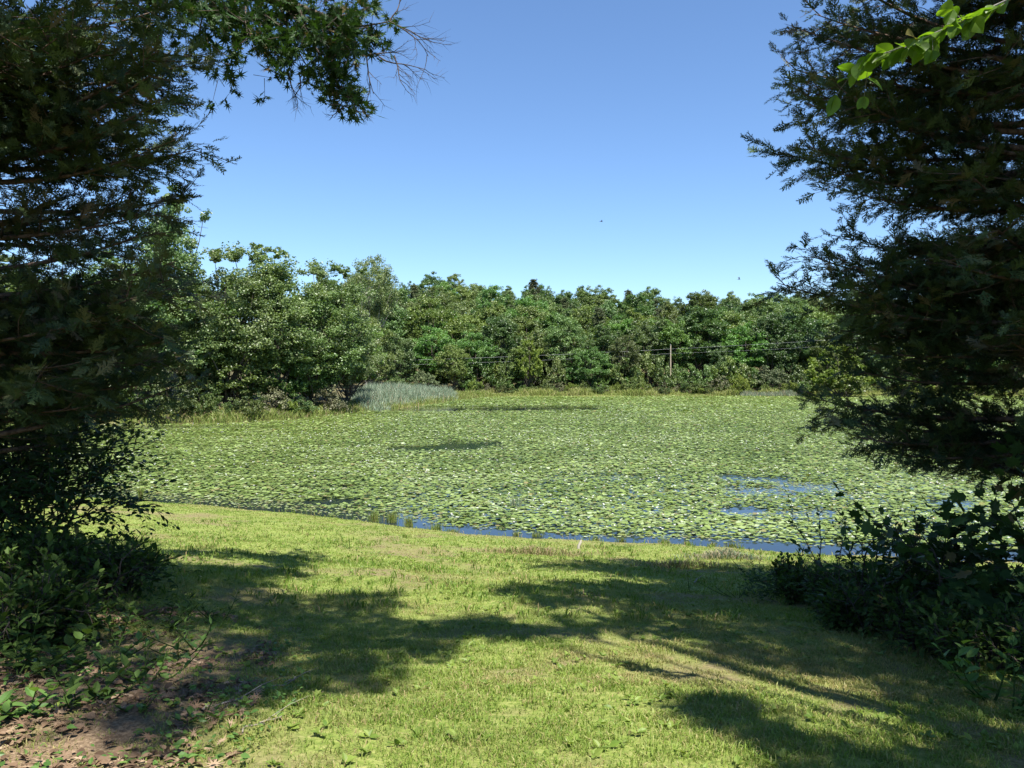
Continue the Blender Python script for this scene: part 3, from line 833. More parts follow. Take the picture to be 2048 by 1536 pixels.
for y0, y1, dens, sz, tpl in [(15, 24, 135, .135, P9), (24, 34, 115, .145, P9), (34, 50, 78, .165, P6), (50, 75, 46, .205, P6), (75, 132, 26, .29, P6)]:
    xm = y1 * .80 + 2
    n = int(dens * (y1 - y0) * 2 * xm)
    x = r.uniform(-min(xm, 62), xm, n); y = r.uniform(y0, y1, n)
    c = lily_cov(x, y)
    k = r.random(n) < c
    x, y, c = x[k], y[k], c[k]; n = len(x)
    dense = sstep(.6, 1, c)
    up = r.random(n) < .45 * dense
    patch = fbm(x * .35, y * .35, 48, 3)
    z = np.where(up, r.uniform(.03, .15, n), r.uniform(.008, .03, n)) * (sz / .2) ** .5
    tilt = np.where(up, r.normal(0, .21, n), r.normal(0, .035, n))
    b = r.uniform(0, 6.28, n)
    nor = unit(np.stack([np.cos(b) * tilt, np.sin(b) * tilt, np.ones(n)], -1))
    az = r.uniform(0, 6.28, n)
    R = frames(np.stack([np.cos(az), np.sin(az), np.zeros(n)], -1), nor)
    t = np.clip(.42 + .35 * (patch - .5) * 2 + r.normal(0, .22, n) + (r.random(n) < .06) * .5 + .22 * (1 - dense), 0, 1)
    dry = (r.random(n) < .09 + .25 * (1 - dense)) * r.uniform(.2, .8, n)
    z = z + np.abs(tilt) * sz * .35
    s = sz * r.uniform(.42, 1.35, n) * np.where(c < .75, .6, 1)
    pads.scatter(*tpl, np.stack([x, y, z], -1), R, s, np.stack([t, dry, t * 0], -1))
tag(pads.obj('lily_pads', M['pad']), 'green water lily pads covering nearly the whole pond', 'water lilies', kind='stuff')
fl = Buf()
n = 4400
y = 17 + 75 * r.random(n) ** 1.5; x = r.uniform(-1, 1, n) * (y * .78)
k = (lily_cov(x, y) > .8) & (fbm(x * .3, y * .3, 60, 2) + r.normal(0, .12, n) > .45)
x, y = x[k], y[k]; n = len(x)
m = 9
cen = np.stack([x, y, np.full(n, .12)], -1).repeat(m, 0)
a = np.tile(np.arange(m) / m * 6.28, n) + r.normal(0, .1, n * m)
el = np.where(np.arange(n * m) % 2, .5, 1.2)
dr = np.stack([np.cos(a), np.sin(a), el], -1)
s = np.clip(.038 * (1 + y / 70), 0, .11).repeat(m)
fl.scatter(*L_LANCE, cen, frames(dr, np.stack([-np.cos(a), -np.sin(a), a * 0 + 1], -1)), np.stack([s * 2, s, s], -1), np.stack([r.random(n * m), a * 0, a * 0], -1))
tag(fl.obj('lily_flowers', M['petal']), 'small white water lily flowers dotted over the pads', 'flowers', kind='stuff')

# tufts of rushes along the near shore
rush_spots = [(748, 1044, 24, 26, .9), (784, 1046, 26, 24, .9), (818, 1054, 24, 26, .8), (872, 1064, 18, 30, .8), (905, 1068, 12, 30, .5), (1033, 1072, 12, 20, .5), (1072, 1074, 12, 32, .8), (1192, 1084, 14, 20, .6),
              (1245, 1084, 12, 26, .6), (1330, 1090, 16, 30, .9), (1376, 1092, 12, 24, .8), (1425, 1094, 12, 22, .6), (1466, 1096, 14, 36, .7), (280, 998, 26, 10, .5), (1030, 1020, 30, 40, .5)]
def rushes(seed, n, h, w, spread):
    rr = np.random.default_rng(seed); b = Buf()
    x = rr.normal(0, spread, n); y = rr.normal(0, spread * .6, n)
    blades(b, x, y, x * 0 - .05, h * rr.uniform(.5, 1.1, n), w * rr.uniform(.7, 1.2, n), rr.uniform(.03, .4, n), rr, rr.uniform(0, .6, n), (rr.random(n) < .2) * .6, True)
    return b
rush_lab = ['leftmost of three tall rush tufts where the blue water begins', 'middle of three tall rush tufts where the blue water begins', 'rightmost of three tall rush tufts where the blue water begins',
            'thin rush tuft just right of the three tall ones', 'sparse low rushes between two tufts in the blue strip', 'single thin rush tuft in the blue strip near mid photo', 'small green rush tuft near mid photo on the near shore',
            'short rush tuft right of the pale stub', 'thin rushes growing in the blue strip', 'green rush tuft at the shore above the dark shadow', 'small bright tuft on the near shore right of mid photo',
            'low thin tuft on the near shore left of the right weeds', 'wide thin rush tuft left of the tall right weeds', 'lone thin rush tuft at the far left of the near shore', 'dark rushes standing among the pads away from the shore']
for k, (px, py, hp, wp, t) in enumerate(rush_spots):
    d = EYE * F / (py - HOR)
    x = (px - 1024) / F * d
    h = hp / F * d * 1.15; s = wp / F * d * .2
    o = rushes(300 + k, int(60 + 70 * t), h, .012, s).obj('rush_tuft', M['reed' if k == 14 else 'bank_grass'])
    o.location = (x, d, max(float(gz(x, d)), 0.0))
    tag(o, rush_lab[k], 'rushes', 'rush tufts along the near shore')

# ------------------------------------------------------------------ eastern red cedars close by
def spray_template(seed, npair=7, nsub=2):
    rr = np.random.default_rng(seed); v = []; t = []
    def spike(a, b, w):
        a = np.array(a); b = np.array(b); d = b - a
        s = np.cross(d, (0, 0, 1)); s = s / (np.linalg.norm(s) + 1e-9) * w
        k = len(v); v.extend([a - s, a + s, b]); t.append((k, k + 1, k + 2))
    spike((0, 0, 0), (0, 1, 0), .035)
    for i in range(npair):
        f = .08 + .85 * i / npair
        for sgn in (-1, 1):
            L = (.50 * (1 - f * .75)) * rr.uniform(.75, 1.2); a = math.radians(rr.uniform(28, 50)) * sgn
            p0 = np.array([0, f, 0]); z = rr.uniform(-.35, .35) * L
            p1 = p0 + np.array([math.sin(a) * L, math.cos(a) * L, z])
            spike(p0, p1, .033)
            for j in range(nsub):
                g = rr.uniform(.25, .75); q0 = p0 + (p1 - p0) * g
                a2 = a + math.radians(rr.choice([-1, 1]) * rr.uniform(25, 50)); l2 = L * .5
                spike(q0, q0 + np.array([math.sin(a2) * l2, math.cos(a2) * l2, rr.uniform(-.4, .4) * l2]), .028)
    return np.array(v), np.array(t)
SPR = [spray_template(s) for s in (1, 2, 3)]

def cedar(base, H, branches, seed, label, dryp=.05, tr0=.17, sec_n=10.5, spr=.045, top_n=60):
    """branches: (z above the pond, azimuth deg, length, rise)"""
    r = np.random.default_rng(seed)
    base = np.array(base, float)
    root = empty('cedar_tree', base, label, 'cedar tree')
    tb, cb, bb = Buf(), Buf(), Buf()
    tp = limb_path((0, 0, -.4), (r.normal(0, .15), r.normal(0, .15), H), r, .01, 10)
    tr = np.linspace(tr0, .02, 10); tr[0] *= 1.25
    tb.tube(tp, tr, 12)
    allb = []
    for z, az, L, rise in branches:
        allb.append((z - base[2], math.radians(az), L, rise, 1.0))
    P, D, S, T, G = [], [], [], [], []
    for z, az, L, rise, q_ in allb:
        zz = np.clip(z, .1, H - .1)
        s = np.array([np.interp(zz, tp[:, 2], tp[:, 0]), np.interp(zz, tp[:, 2], tp[:, 1]), zz])
        h = np.array([math.cos(az), math.sin(az), 0])
        sv = np.array([-h[1], h[0], 0])
        k = 9; t = np.linspace(0, 1, k)[:, None]
        wig = r.normal(0, .05 * L)
        path = s + h * L * t + np.array([0, 0, 1]) * (rise * L * t + .10 * L * t ** 3) + sv * wig * np.sin(t * 4)
        bb.tube(path, np.linspace(.011 + .010 * L, .004, k), 5)
        ns = int(L * sec_n) + 2
        brt = r.normal(.45, .12); dr_ = (r.random() < dryp) * r.uniform(.3, .9)
        for j in range(ns):
            f = .14 + .86 * (j + r.random() * .6) / ns
            if f < .28 and r.random() < .35: continue
            f = min(f, .985)
            p = np.array([np.interp(f, t[:, 0], path[:, c]) for c in range(3)])
            sg = 1 if j % 2 else -1
            ang = math.radians(r.uniform(22, 62)) * sg
            d = h * math.cos(ang) + sv * math.sin(ang) + np.array([0, 0, r.uniform(-.4, .6)])
            d = unit(d)
            ln = (.20 + .30 * L * (1 - f) * .55 + .12) * r.uniform(.7, 1.25)
            e = p + d * ln + np.array([0, 0, ln * r.uniform(-.12, .10)])
            bb.tube(np.array([p, (p + e) / 2 + r.normal(0, .02, 3), e]), np.array([.006, .004, .0015]), 3)
            m = max(3, int(ln / spr))
            u = (np.arange(m) + r.random(m)) / m
            u[-1] = 1
            pos = p + (e - p) * u[:, None] + r.normal(0, .012, (m, 3))
            sg2 = np.where(np.arange(m) % 2, 1, -1) * np.radians(r.uniform(10, 55, m))
            sg2[-1] = 0
            side = np.cross(np.array([0, 0, 1]), d); side = side / (np.linalg.norm(side) + 1e-9)
            dd = d * np.cos(sg2)[:, None] + side * np.sin(sg2)[:, None] + np.stack([np.zeros(m), np.zeros(m), r.normal(.05, .45, m)], -1)
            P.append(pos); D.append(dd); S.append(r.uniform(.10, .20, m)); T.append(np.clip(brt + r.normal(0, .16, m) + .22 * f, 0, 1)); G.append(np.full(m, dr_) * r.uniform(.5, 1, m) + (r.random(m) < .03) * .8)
    P = np.concatenate(P); D = np.concatenate(D); S = np.concatenate(S); T = np.concatenate(T); G = np.clip(np.concatenate(G), 0, 1)
    pick = r.integers(0, 3, len(P))
    up = np.array([0, 0, 1.0]) + r.normal(0, .55, (len(P), 3))
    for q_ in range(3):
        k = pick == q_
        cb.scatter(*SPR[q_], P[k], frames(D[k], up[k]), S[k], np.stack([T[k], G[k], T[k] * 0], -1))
    tb.obj('trunk', M['bark_cedar'], root, True)
    bb.obj('branches', M['bark_cedar'], root, True)
    cb.obj('foliage', M['cedar'], root)
    return root

r = np.random.default_rng(404)
# right cedar: trunk just outside the right edge of the photo
RC = (4.95, 7.0)
rcz = float(gz(*RC))
br = []
# branches reaching left, read off the outline of the crown
for py, tip, rise in [(-60, 1600, .25), (10, 1585, .2), (60, 1540, .12), (95, 1560, .1), (150, 1550, .1), (185, 1590, .08), (225, 1540, .05), (268, 1518, .05), (300, 1535, -.02), (345, 1600, -.05), (380, 1660, 0),
                     (470, 1640, .12), (505, 1585, .10), (530, 1545, .08), (560, 1520, .06), (585, 1560, 0), (620, 1610, -.05), (655, 1660, -.08), (700, 1700, -.1), (745, 1680, -.06), (800, 1610, -.02), (835, 1620, -.03), (870, 1640, -.1),
                     (905, 1720, -.14), (560, 1680, .02), (640, 1700, 0), (240, 1640, .1), (120, 1650, .1), (820, 1700, -.05), (880, 1700, -.12)]:
    az = r.uniform(165, 197)
    L = (RC[0] - (tip - 1024) / F * RC[1]) * r.uniform(.97, 1.03) / abs(math.cos(math.radians(az)))
    L *= .90
    ztip = EYE - (py - HOR) / F * RC[1]
    br.append((ztip - (rise + .10) * L, az, L, rise))
for k in range(135):
    z = r.uniform(2.85, 8.6); az = r.uniform(0, 360)
    if abs(((az - 180 + 180) % 360) - 180) < 22: continue
    frac = abs(math.cos(math.radians(az)))
    L = r.uniform(1.2, 2.5)
    if 125 < az < 235: L = min(L, 2.0)
    if 140 < az < 220 and 4.9 < z < 5.6: L = min(L, 1.5)
    br.append((z, az, L, r.uniform(-.1, .2)))
for k in range(34):
    br.append((r.uniform(4.75, 5.75), r.uniform(0, 360), r.uniform(.9, 1.65), r.uniform(-.15, .25)))
for k in range(60):
    z = r.uniform(8.4, 13.2); L = (13.9 - z) * .42 * r.uniform(.7, 1.2) + .4
    br.append((z, r.uniform(0, 360), L, r.uniform(.1, .4)))
cedar((RC[0], RC[1], rcz), 13.5 - rcz, br, 500, 'large dark red cedar filling the right edge of the photo', dryp=.07)

LC = (-4.6, 6.2)
lcz = float(gz(*LC))
br = []
for py, tip, rise in [(-70, 330, .3), (-10, 360, .25), (40, 380, .2), (90, 410, .15), (130, 440, .12), (180, 478, .08), (215, 470, .06), (262, 476, .03), (290, 455, 0), (330, 420, -.03), (370, 385, 0), (430, 370, .02),
                     (480, 400, .05), (530, 430, .04), (570, 450, .02), (600, 440, 0), (640, 400, -.04), (680, 400, -.06), (720, 345, -.1), (770, 310, -.12), (400, 300, 0), (150, 330, .1), (240, 330, .05), (560, 330, 0), (810, 250, -.1)]:
    az = r.uniform(-18, 16)
    L = (-LC[0] + (tip - 1024) / F * LC[1]) / abs(math.cos(math.radians(az))) * .92
    ztip = EYE - (py - HOR) / F * LC[1]
    br.append((ztip - (rise + .10) * L, az, L, rise))
for k in range(105):
    z = r.uniform(3.0, 8.2); az = r.uniform(0, 360)
    if az < 22 or az > 338: continue
    L = r.uniform(1.1, 2.3)
    if az < 60 or az > 300: L = min(L, 1.8)
    br.append((z, az, L, r.uniform(-.1, .2)))
for k in range(55):
    z = r.uniform(8.0, 12.6); L = (13.3 - z) * .42 * r.uniform(.7, 1.2) + .4
    br.append((z, r.uniform(0, 360), L, r.uniform(.1, .4)))
cedar((LC[0], LC[1], lcz), 12.8 - lcz, br, 501, 'large dark red cedar with bare inner twigs at the left edge', dryp=.16, sec_n=10, spr=.045)

# ------------------------------------------------------------------ branching plants
def grow(tb, leaves, p, d, L, rad, depth, r, spread=.7, gravity=-.05, kids=4, segs=5, leafy=1, lstep=.05, kmin=.25):
    path = [np.array(p, float)]; d = unit(d)
    for i in range(segs):
        d = unit(d + r.normal(0, .12, 3) + np.array([0, 0, gravity]))
        path.append(path[-1] + d * L / segs)
    path = np.array(path)
    tb.tube(path, np.linspace(rad, rad * (.35 if depth else .2), segs + 1), 5 if depth > 1 else 3)
    if depth > 0:
        for k in range(kids):
            f = min(kmin + (1 - kmin) * (k + r.random()) / kids, .999)
            q_ = np.array([np.interp(f * segs, np.arange(segs + 1), path[:, c]) for c in range(3)])
            i = min(int(f * segs), segs - 1); t = unit(path[i + 1] - path[i])
            o = unit(np.cross(t, r.normal(size=3)))
            nd = unit(t * math.cos(spread) + o * math.sin(spread))
            grow(tb, leaves, q_, nd, L * r.uniform(.45, .7), rad * .5, depth - 1, r, spread, gravity, max(2, kids - 1), max(3, segs - 1), leafy, lstep)
    if depth <= leafy and leaves is not None:
        m = max(2, int(L / lstep))
        for j in range(m):
            f = (j + .5) / m
            q_ = np.array([np.interp(f * segs, np.arange(segs + 1), path[:, c]) for c in range(3)])
            i = min(int(f * segs), segs - 1); t = unit(path[i + 1] - path[i])
            side = np.cross(t, (0, 0, 1)) * (1 if j % 2 else -1)
            leaves.append((q_, unit(t * .6 + side + r.normal(0, .25, 3) + np.array([0, 0, -.1]))))
        leaves.append((path[-1], unit(path[-1] - path[-2])))

def leaf_out(buf, leaves, tpl, size, r, t0=.5, ts=.2, droop=.0, flat=.35):
    if not leaves: return
    P = np.array([a for a, b in leaves]); D = np.array([b for a, b in leaves])
    D[:, 2] -= droop
    n = len(P)
    up = np.array([0, 0, 1.]) + r.normal(0, flat, (n, 3))
    buf.scatter(*tpl, P, frames(D, up), size * r.uniform(.6, 1.2, n), np.stack([np.clip(r.normal(t0, ts, n), 0, 1), (r.random(n) < .03) * .6, np.zeros(n)], -1))

def bush(name, loc, label, cat, seed, stems, H, spread, tpl, size, mat, depth=2, kids=5, lstep=.05, lean=(0, 0, 0), flat=.35, wood='twig', group=None, rad=.014, t0=.5, kmin=.25):
    r = np.random.default_rng(seed)
    x, y = loc[:2]; z = loc[2] if len(loc) > 2 else float(gz(x, y)) - .02
    root = empty(name, (x, y, z), label, cat, group)
    tb, lb, lv = Buf(), Buf(), []
    for k in range(stems):
        a = r.uniform(0, 6.28); s = spread * r.uniform(.2, 1)
        d = np.array([math.cos(a) * s, math.sin(a) * s, 1]) + np.array(lean)
        grow(tb, lv, (math.cos(a) * .12 * spread, math.sin(a) * .12 * spread, 0), d, .62 * H * r.uniform(.7, 1.05), rad * r.uniform(.7, 1.2), depth, r, .75, -.03, kids, 6, 1, lstep, kmin)
    leaf_out(lb, lv, tpl, size, r, flat=flat, t0=t0)
    tb.obj('stems', M[wood], root, True)
    lb.obj('leaves', M[mat], root)
    return root

# left: dark broadleaf shrub in front of the cedar
bush('leafy_shrub', (-5.35, 7.6), 'large dark leafy shrub below the left cedar, pond glinting through it', 'shrub', 701, 18, 2.3, .75, L_OVATE, .08, 'oak', 2, 6, .05, (-.0, 0, 0))
bush('leafy_shrub', (-4.75, 7.7), 'dark shrub with twigs reaching right over the pond view, below the left cedar', 'shrub', 702, 12, 1.9, .75, L_OVATE, .08, 'oak', 2, 6, .05, (.15, 0, 0))
bush('leafy_shrub', (-6.2, 7.4), 'dark shrub cut by the left photo edge', 'shrub', 703, 14, 2.2, .7, L_OVATE, .085, 'oak', 2, 6, .05)
for k, (px, d, H, sp, lab) in enumerate([(60, 6.2, .75, .8, 'low dark bush at the left photo edge above the leaf litter'), (190, 6.4, .65, .9, 'low dark bush left of the tall lance leafed weed'),
                                          (130, 5.3, .5, 1.0, 'small bush in front of the low dark bushes'), (250, 7.0, .6, .8, 'dark bush at the edge of the left lawn shade'), (10, 5.0, .7, .8, 'dark bush low on the left photo edge')]):
    bush('low_bush', ((px - 1024) / F * d, d), lab, 'bush', 720 + k, 12, H, sp, L_OVATE, .07, 'near_leaf', 2, 5, .05, group='bushes of the left undergrowth')

def weed(name, px, d, H, label, seed, tpl=L_LANCE, size=.13, mat='near_leaf', stems=1, step=.035, lean=.15, group=None, t0=.5, cat='weed'):
    r = np.random.default_rng(seed)
    x = (px - 1024) / F * d; z = float(gz(x, d)) - .01
    root = empty(name, (x, d, z), label, cat, group)
    tb, lb = Buf(), Buf()
    P, D = [], []
    for s in range(stems):
        a = r.uniform(0, 6.28)
        e = np.array([math.cos(a) * lean * H * (1 + s * .3), math.sin(a) * lean * H * (1 + s * .3), H * r.uniform(.7, 1)])
        o = np.array([r.normal(0, .004), r.normal(0, .004), -.01])
        path = limb_path(o, o + e, r, .05, 6); tb.tube(path, np.linspace(.006, .002, 6), 4)
        m = int(H / step)
        for j in range(m):
            f = .2 + .8 * j / m; an = j * 2.4 + a
            p = np.array([np.interp(f * 5, np.arange(6), path[:, c]) for c in range(3)])
            P.append(p); D.append((math.cos(an), math.sin(an), .75 * f + r.uniform(-.1, .3)))
    n = len(P)
    lb.scatter(*tpl, np.array(P), frames(np.array(D), np.array([0, 0, 1.]) + r.normal(0, .2, (n, 3))), size * r.uniform(.6, 1.1, n), np.stack([np.clip(r.normal(t0, .18, n), 0, 1), np.zeros(n), np.zeros(n)], -1))
    tb.obj('stem', M['near_leaf'], root, True); lb.obj('leaves', M[mat], root)
    return root
weed('tall_weed', 262, 7.6, .55, 'tall lance leafed weed against the sunny lawn, left undergrowth', 801, stems=3, size=.16)
weed('tall_weed', 300, 7.4, .34, 'short lance leafed weed right of the tall one in the left undergrowth', 802, stems=2, size=.12)
LW = [(355, 4.9, .22, 'bright_leaf', L_OVATE, .075, 'young plant with bright oval leaves in the left leaf litter, farther of two'), (385, 5.2, .3, 'bright_leaf', L_LANCE, .1, 'spiky bright weed at the right edge of the left leaf litter'),
      (180, 4.5, .22, 'bright_leaf', L_OVATE, .085, 'bright oval leafed plant in the middle of the left leaf litter'), (100, 4.4, .2, 'bright_leaf', L_OVATE, .08, 'small bright plant in front of the dark left bush'),
      (40, 3.55, .2, 'bright_leaf', L_OVATE, .10, 'pale green oval leafed plant low in the left corner'), (290, 4.15, .2, 'bright_leaf', L_OVATE, .07, 'small plant on bare soil left of the fallen stick'),
      (230, 5.2, .25, 'bright_leaf', L_OVATE, .08, 'sunlit plant between leaf litter and dark undergrowth'), (150, 3.75, .22, 'near_leaf', L_OVATE, .09, 'darker green plant low in the left corner'),
      (320, 5.7, .3, 'near_leaf', L_OVATE, .08, 'dark weed where lawn shade meets the left leaf litter'), (440, 6.2, .25, 'near_leaf', L_LANCE, .1, 'lance leafed weed standing in the left lawn shade'),
      (30, 4.2, .35, 'near_leaf', L_OVATE, .10, 'dark broadleaf plant at the left photo edge'), (70, 5.6, .35, 'near_leaf', L_LANCE, .2, 'arching grassy plant at the left photo edge'),
      (260, 3.6, .12, 'bright_leaf', L_OVATE, .06, 'seedling on the bare soil at the bottom left'), (400, 3.5, .1, 'bright_leaf', L_OVATE, .055, 'low seedling by dead leaves at the bottom'),
      (215, 3.9, .18, 'near_leaf', L_OVATE, .08, 'low leafy plant beside brown curled leaves')]
for k, (px, d, H, mt, tp_, sz, lab) in enumerate(LW):
    weed('small_weed', px, d, H, lab, 820 + k, tp_, sz, mt, stems=3 + k % 3, lean=.7, step=.03, group='weeds of the left leaf litter')

# ground cover in the left corner and dead leaves
def cover(buf, n, poly, tpl, size, r, hz, t0, up=.5, flat=.3):
    P = np.array(poly); mn, mx = P.min(0), P.max(0)
    xy = mn + r.random((n, 2)) * (mx - mn); xy = xy[inpoly(xy[:, 0], xy[:, 1], poly)]
    k = fbm(xy[:, 0] * 1.8, xy[:, 1] * 1.8, 90, 3) + r.normal(0, .05, len(xy)) > .45
    xy = xy[k]; m = len(xy)
    z = gz(xy[:, 0], xy[:, 1]) + r.uniform(*hz, m)
    a = r.uniform(0, 6.28, m)
    buf.scatter(*tpl, np.stack([xy[:, 0], xy[:, 1], z], -1), frames(np.stack([np.cos(a), np.sin(a), r.uniform(-.2, up, m)], -1), np.array([0, 0, 1.]) + r.normal(0, flat, (m, 3))),
                size * r.uniform(.5, 1.2, m), np.stack([np.clip(r.normal(t0, .2, m), 0, 1), np.zeros(m), np.zeros(m)], -1))
r = np.random.default_rng(909)
gc = Buf()
cover(gc, 9000, [(-4.6, 2), (-2.1, 2.6), (-2.0, 4.2), (-2.6, 5.6), (-3.0, 7.2), (-3.6, 9), (-8, 9), (-8, 3)], L_OVATE, .07, r, (.01, .16), .45)
tag(gc.obj('leafy_ground_cover', M['near_leaf']), 'mixed leafy ground cover in the shaded left corner', 'ground cover', kind='stuff')
gc = Buf()
cover(gc, 34000, [(2.9, 9.8), (2.6, 8.2), (2.9, 7.2), (3.1, 5.6), (3.3, 4.4), (5, 3), (9, 4), (9, 10), (4, 10)], L_OVATE, .07, r, (.01, .3), .4)
tag(gc.obj('shaded_undergrowth', M['near_leaf']), 'dense dark leafy undergrowth in the shade below the right cedar', 'ground cover', kind='stuff')
gc = Buf()
cover(gc, 4200, [(-3.9, 1.8), (-1.0, 2.4), (-1.1, 4.4), (-1.8, 6.2), (-4, 6)], L_OVATE, .038, r, (.008, .07), .4, .5, .4)
tag(gc.obj('litter_seedlings', M['bright_leaf']), 'small bright green seedlings growing through the leaf litter', 'ground cover', kind='stuff')
lt = Buf()
cover(lt, 22000, [(-5.2, 1.5), (-1.5, 1.8), (-1.25, 3.0), (-1.5, 3.6), (-1.4, 4.6), (-1.8, 5.6), (-2.4, 6.6), (-5, 7)], L_BROAD, .042, r, (.004, .022), .4, .3, .5)
cover(lt, 3600, [(-5.2, 1.5), (-1.3, 1.8), (-1.1, 3.2), (-1.5, 4.6), (-1.7, 5.6), (-2.2, 6.6), (-5, 7)], L_OAK, .085, r, (.006, .03), .6, .35, .45)
tag(lt.obj('leaf_litter', M['litter']), 'brown dead leaves scattered on the bare soil at the lower left', 'leaf litter', kind='stuff')

# right: saplings and bushes
bush('vine_leaved_sapling', (5.0, 6.3), 'arching sapling with big dark lobed leaves against the pond, right edge', 'sapling', 751, 7, 1.9, .7, L_VINE, .15, 'oak', 2, 4, .09, (-.30, .1, 0), .7, kmin=.6)
bush('vine_leaved_sapling', (4.3, 6.9), 'dark sapling with lobed leaves below the lowest right cedar limb', 'sapling', 752, 5, 1.5, .6, L_VINE, .13, 'oak', 2, 4, .09, (-.2, .1, 0), .7, kmin=.6)
bush('vine_leaved_sapling', (3.55, 6.4), 'leftmost of the saplings with lobed leaves, thin bare stem below its leaves', 'sapling', 755, 2, 1.45, .5, L_VINE, .13, 'oak', 2, 4, .09, (-.12, .1, 0), .7, kmin=.62)
bush('thin_sapling', (3.5, 7.6), 'thin sapling with small airy leaves over the pond left of the lobed ones', 'sapling', 753, 5, 1.55, .55, L_OVATE, .05, 'near_leaf', 2, 4, .06, (-.15, 0, 0), .5, kmin=.5)
bush('thin_sapling', (3.05, 6.6), 'upright sapling with a few dark leaves at the blue water strip', 'sapling', 754, 3, 1.05, .3, L_OVATE, .085, 'oak', 1, 5, .06)
for k, (px, d, H, sp, lab) in enumerate([(1600, 8.6, .45, .9, 'leftmost low bush of the right undergrowth, edge of the lawn'), (1680, 8.0, .5, .9, 'bush of the right undergrowth below the upright sapling'),
                                          (1780, 7.8, .52, .9, 'dark bush of the right undergrowth below the lobed leaves'), (1880, 7.2, .55, .9, 'dark bush behind the shade at the right side'),
                                          (1990, 6.8, .65, .9, 'dark bush at the right photo edge below the cedar'), (1720, 6.8, .42, 1.0, 'low bush in front of the right undergrowth'),
                                          (1850, 6.0, .45, 1.0, 'low dark bush nearest the lawn shade on the right'), (1980, 5.4, .48, 1.0, 'low dark bush close to the right photo edge')]):
    bush('low_bush', ((px - 1024) / F * d, d), lab, 'bush', 760 + k, 20, H * 1.1, sp, L_OVATE, .06, 'near_leaf', 2, 5, .055, group='bushes of the right undergrowth')
weed('tall_weed', 1590, 9.3, .65, 'tall dark weed against the lawn at the left of the right undergrowth', 811, stems=2, size=.14)
weed('tall_weed', 1520, 10.6, .55, 'wispy dark weed standing before the blue water strip', 812, stems=5, size=.07, lean=.35)
weed('tall_weed', 1715, 8.4, .8, 'lance leafed weed rising from the right undergrowth, left of two', 813, stems=2, size=.17)
weed('tall_weed', 1800, 8.2, .8, 'lance leafed weed rising from the right undergrowth, right of two', 814, stems=2, size=.17)
weed('tall_weed', 1382, 9.6, .5, 'lone thin bare stem standing on the lawn', 815, stems=1, size=.03, step=.12, lean=.08)
weed('tall_weed', 1480, 9.2, .25, 'pale thin weed with spreading stems on the lawn', 816, stems=6, size=.05, lean=.8, step=.08)
weed('bright_sapling', 1990, 4.6, .5, 'small sapling with sunlit bright leaves low at the right edge', 817, L_OVATE, .11, 'bright_leaf', stems=5, lean=.3, step=.05, cat='sapling')
weed('bright_sapling', 2030, 4.3, .42, 'small leafy plant cut by the lower right photo edge', 818, L_OVATE, .07, 'bright_leaf', stems=6, lean=.35, step=.04, cat='sapling')
weed('tall_weed', 697, 13.4, .22, 'small dark weed alone on the left lawn', 819, stems=2, size=.06, lean=.2)

# ------------------------------------------------------------------ shadows on the lawn, read off the photo (pixels)
DARK_L = [(60, 1160), (280, 1140), (590, 1130), (610, 1160), (500, 1180), (640, 1200), (800, 1185), (770, 1230), (720, 1240), (885, 1272), (850, 1305), (815, 1330), (720, 1400), (600, 1415), (470, 1435), (430, 1480), (330, 1450), (430, 1370), (400, 1290), (330, 1240), (60, 1210)]
DARK_R = [(1000, 1175), (1130, 1165), (1330, 1185), (1500, 1215), (1560, 1150), (1600, 1125), (2048, 1130), (2100, 1470), (1930, 1450), (1640, 1385), (1450, 1330), (1340, 1290), (1230, 1265), (1120, 1290), (1100, 1325), (1030, 1320), (1060, 1285), (900, 1262), (960, 1244), (1110, 1252), (1130, 1225), (1010, 1195)]
DARK_M = [(850, 1243), (1010, 1236), (1030, 1270), (940, 1280), (860, 1290)]
DARK_N = [(1290, 1385), (1420, 1380), (1560, 1445), (1700, 1500), (1800, 1450), (2048, 1460), (2048, 1620), (1600, 1620), (1530, 1500), (1440, 1490), (1350, 1440)]
DARK_B = [(-500, 1540), (60, 1500), (40, 1300), (-60, 1180), (-700, 1150), (-900, 1540)]
DARK_C = [(-100, 1240), (200, 1260), (330, 1330), (400, 1400), (250, 1440), (120, 1400), (-100, 1430)]
LIT = [[(1290, 1215), (1380, 1205), (1460, 1235), (1420, 1250)], [(1130, 1215), (1230, 1215), (1250, 1235), (1150, 1240)], [(1380, 1215), (1440, 1210), (1445, 1225)]]
def to_px(P):
    return 1024 + P[:, 0] / P[:, 1] * F, HOR + (EYE - P[:, 2]) / P[:, 1] * F
def in_view(P, m=60):
    yy = np.maximum(P[:, 1], .05)
    a = 1024 + P[:, 0] / yy * F; b = HOR + (EYE - P[:, 2]) / yy * F
    s = m + 400 / yy
    return (P[:, 1] > .1) & (a > -s) & (a < 2048 + s) & (b > -s) & (b < 1536 + s)
def caster_points(polys, step, r, hmin, hmax):
    out = []
    for poly in polys:
        gx = np.arange(-9, 9, step); gy = np.arange(2, 15, step)
        X, Y = np.meshgrid(gx, gy); X = X.ravel() + r.uniform(-step, step, X.size) * .5; Y = Y.ravel() + r.uniform(-step, step, Y.size) * .5
        Z = gz(X, Y); P = np.stack([X, Y, Z], -1)
        a, b = to_px(P)
        k = inpoly(a, b, poly)
        for l_ in LIT: k &= ~inpoly(a, b, l_)
        P = P[k]
        h = r.uniform(hmin, hmax, len(P))
        out.append(P + TO_SUN[None] * (h / TO_SUN[2])[:, None])
    return np.concatenate(out)
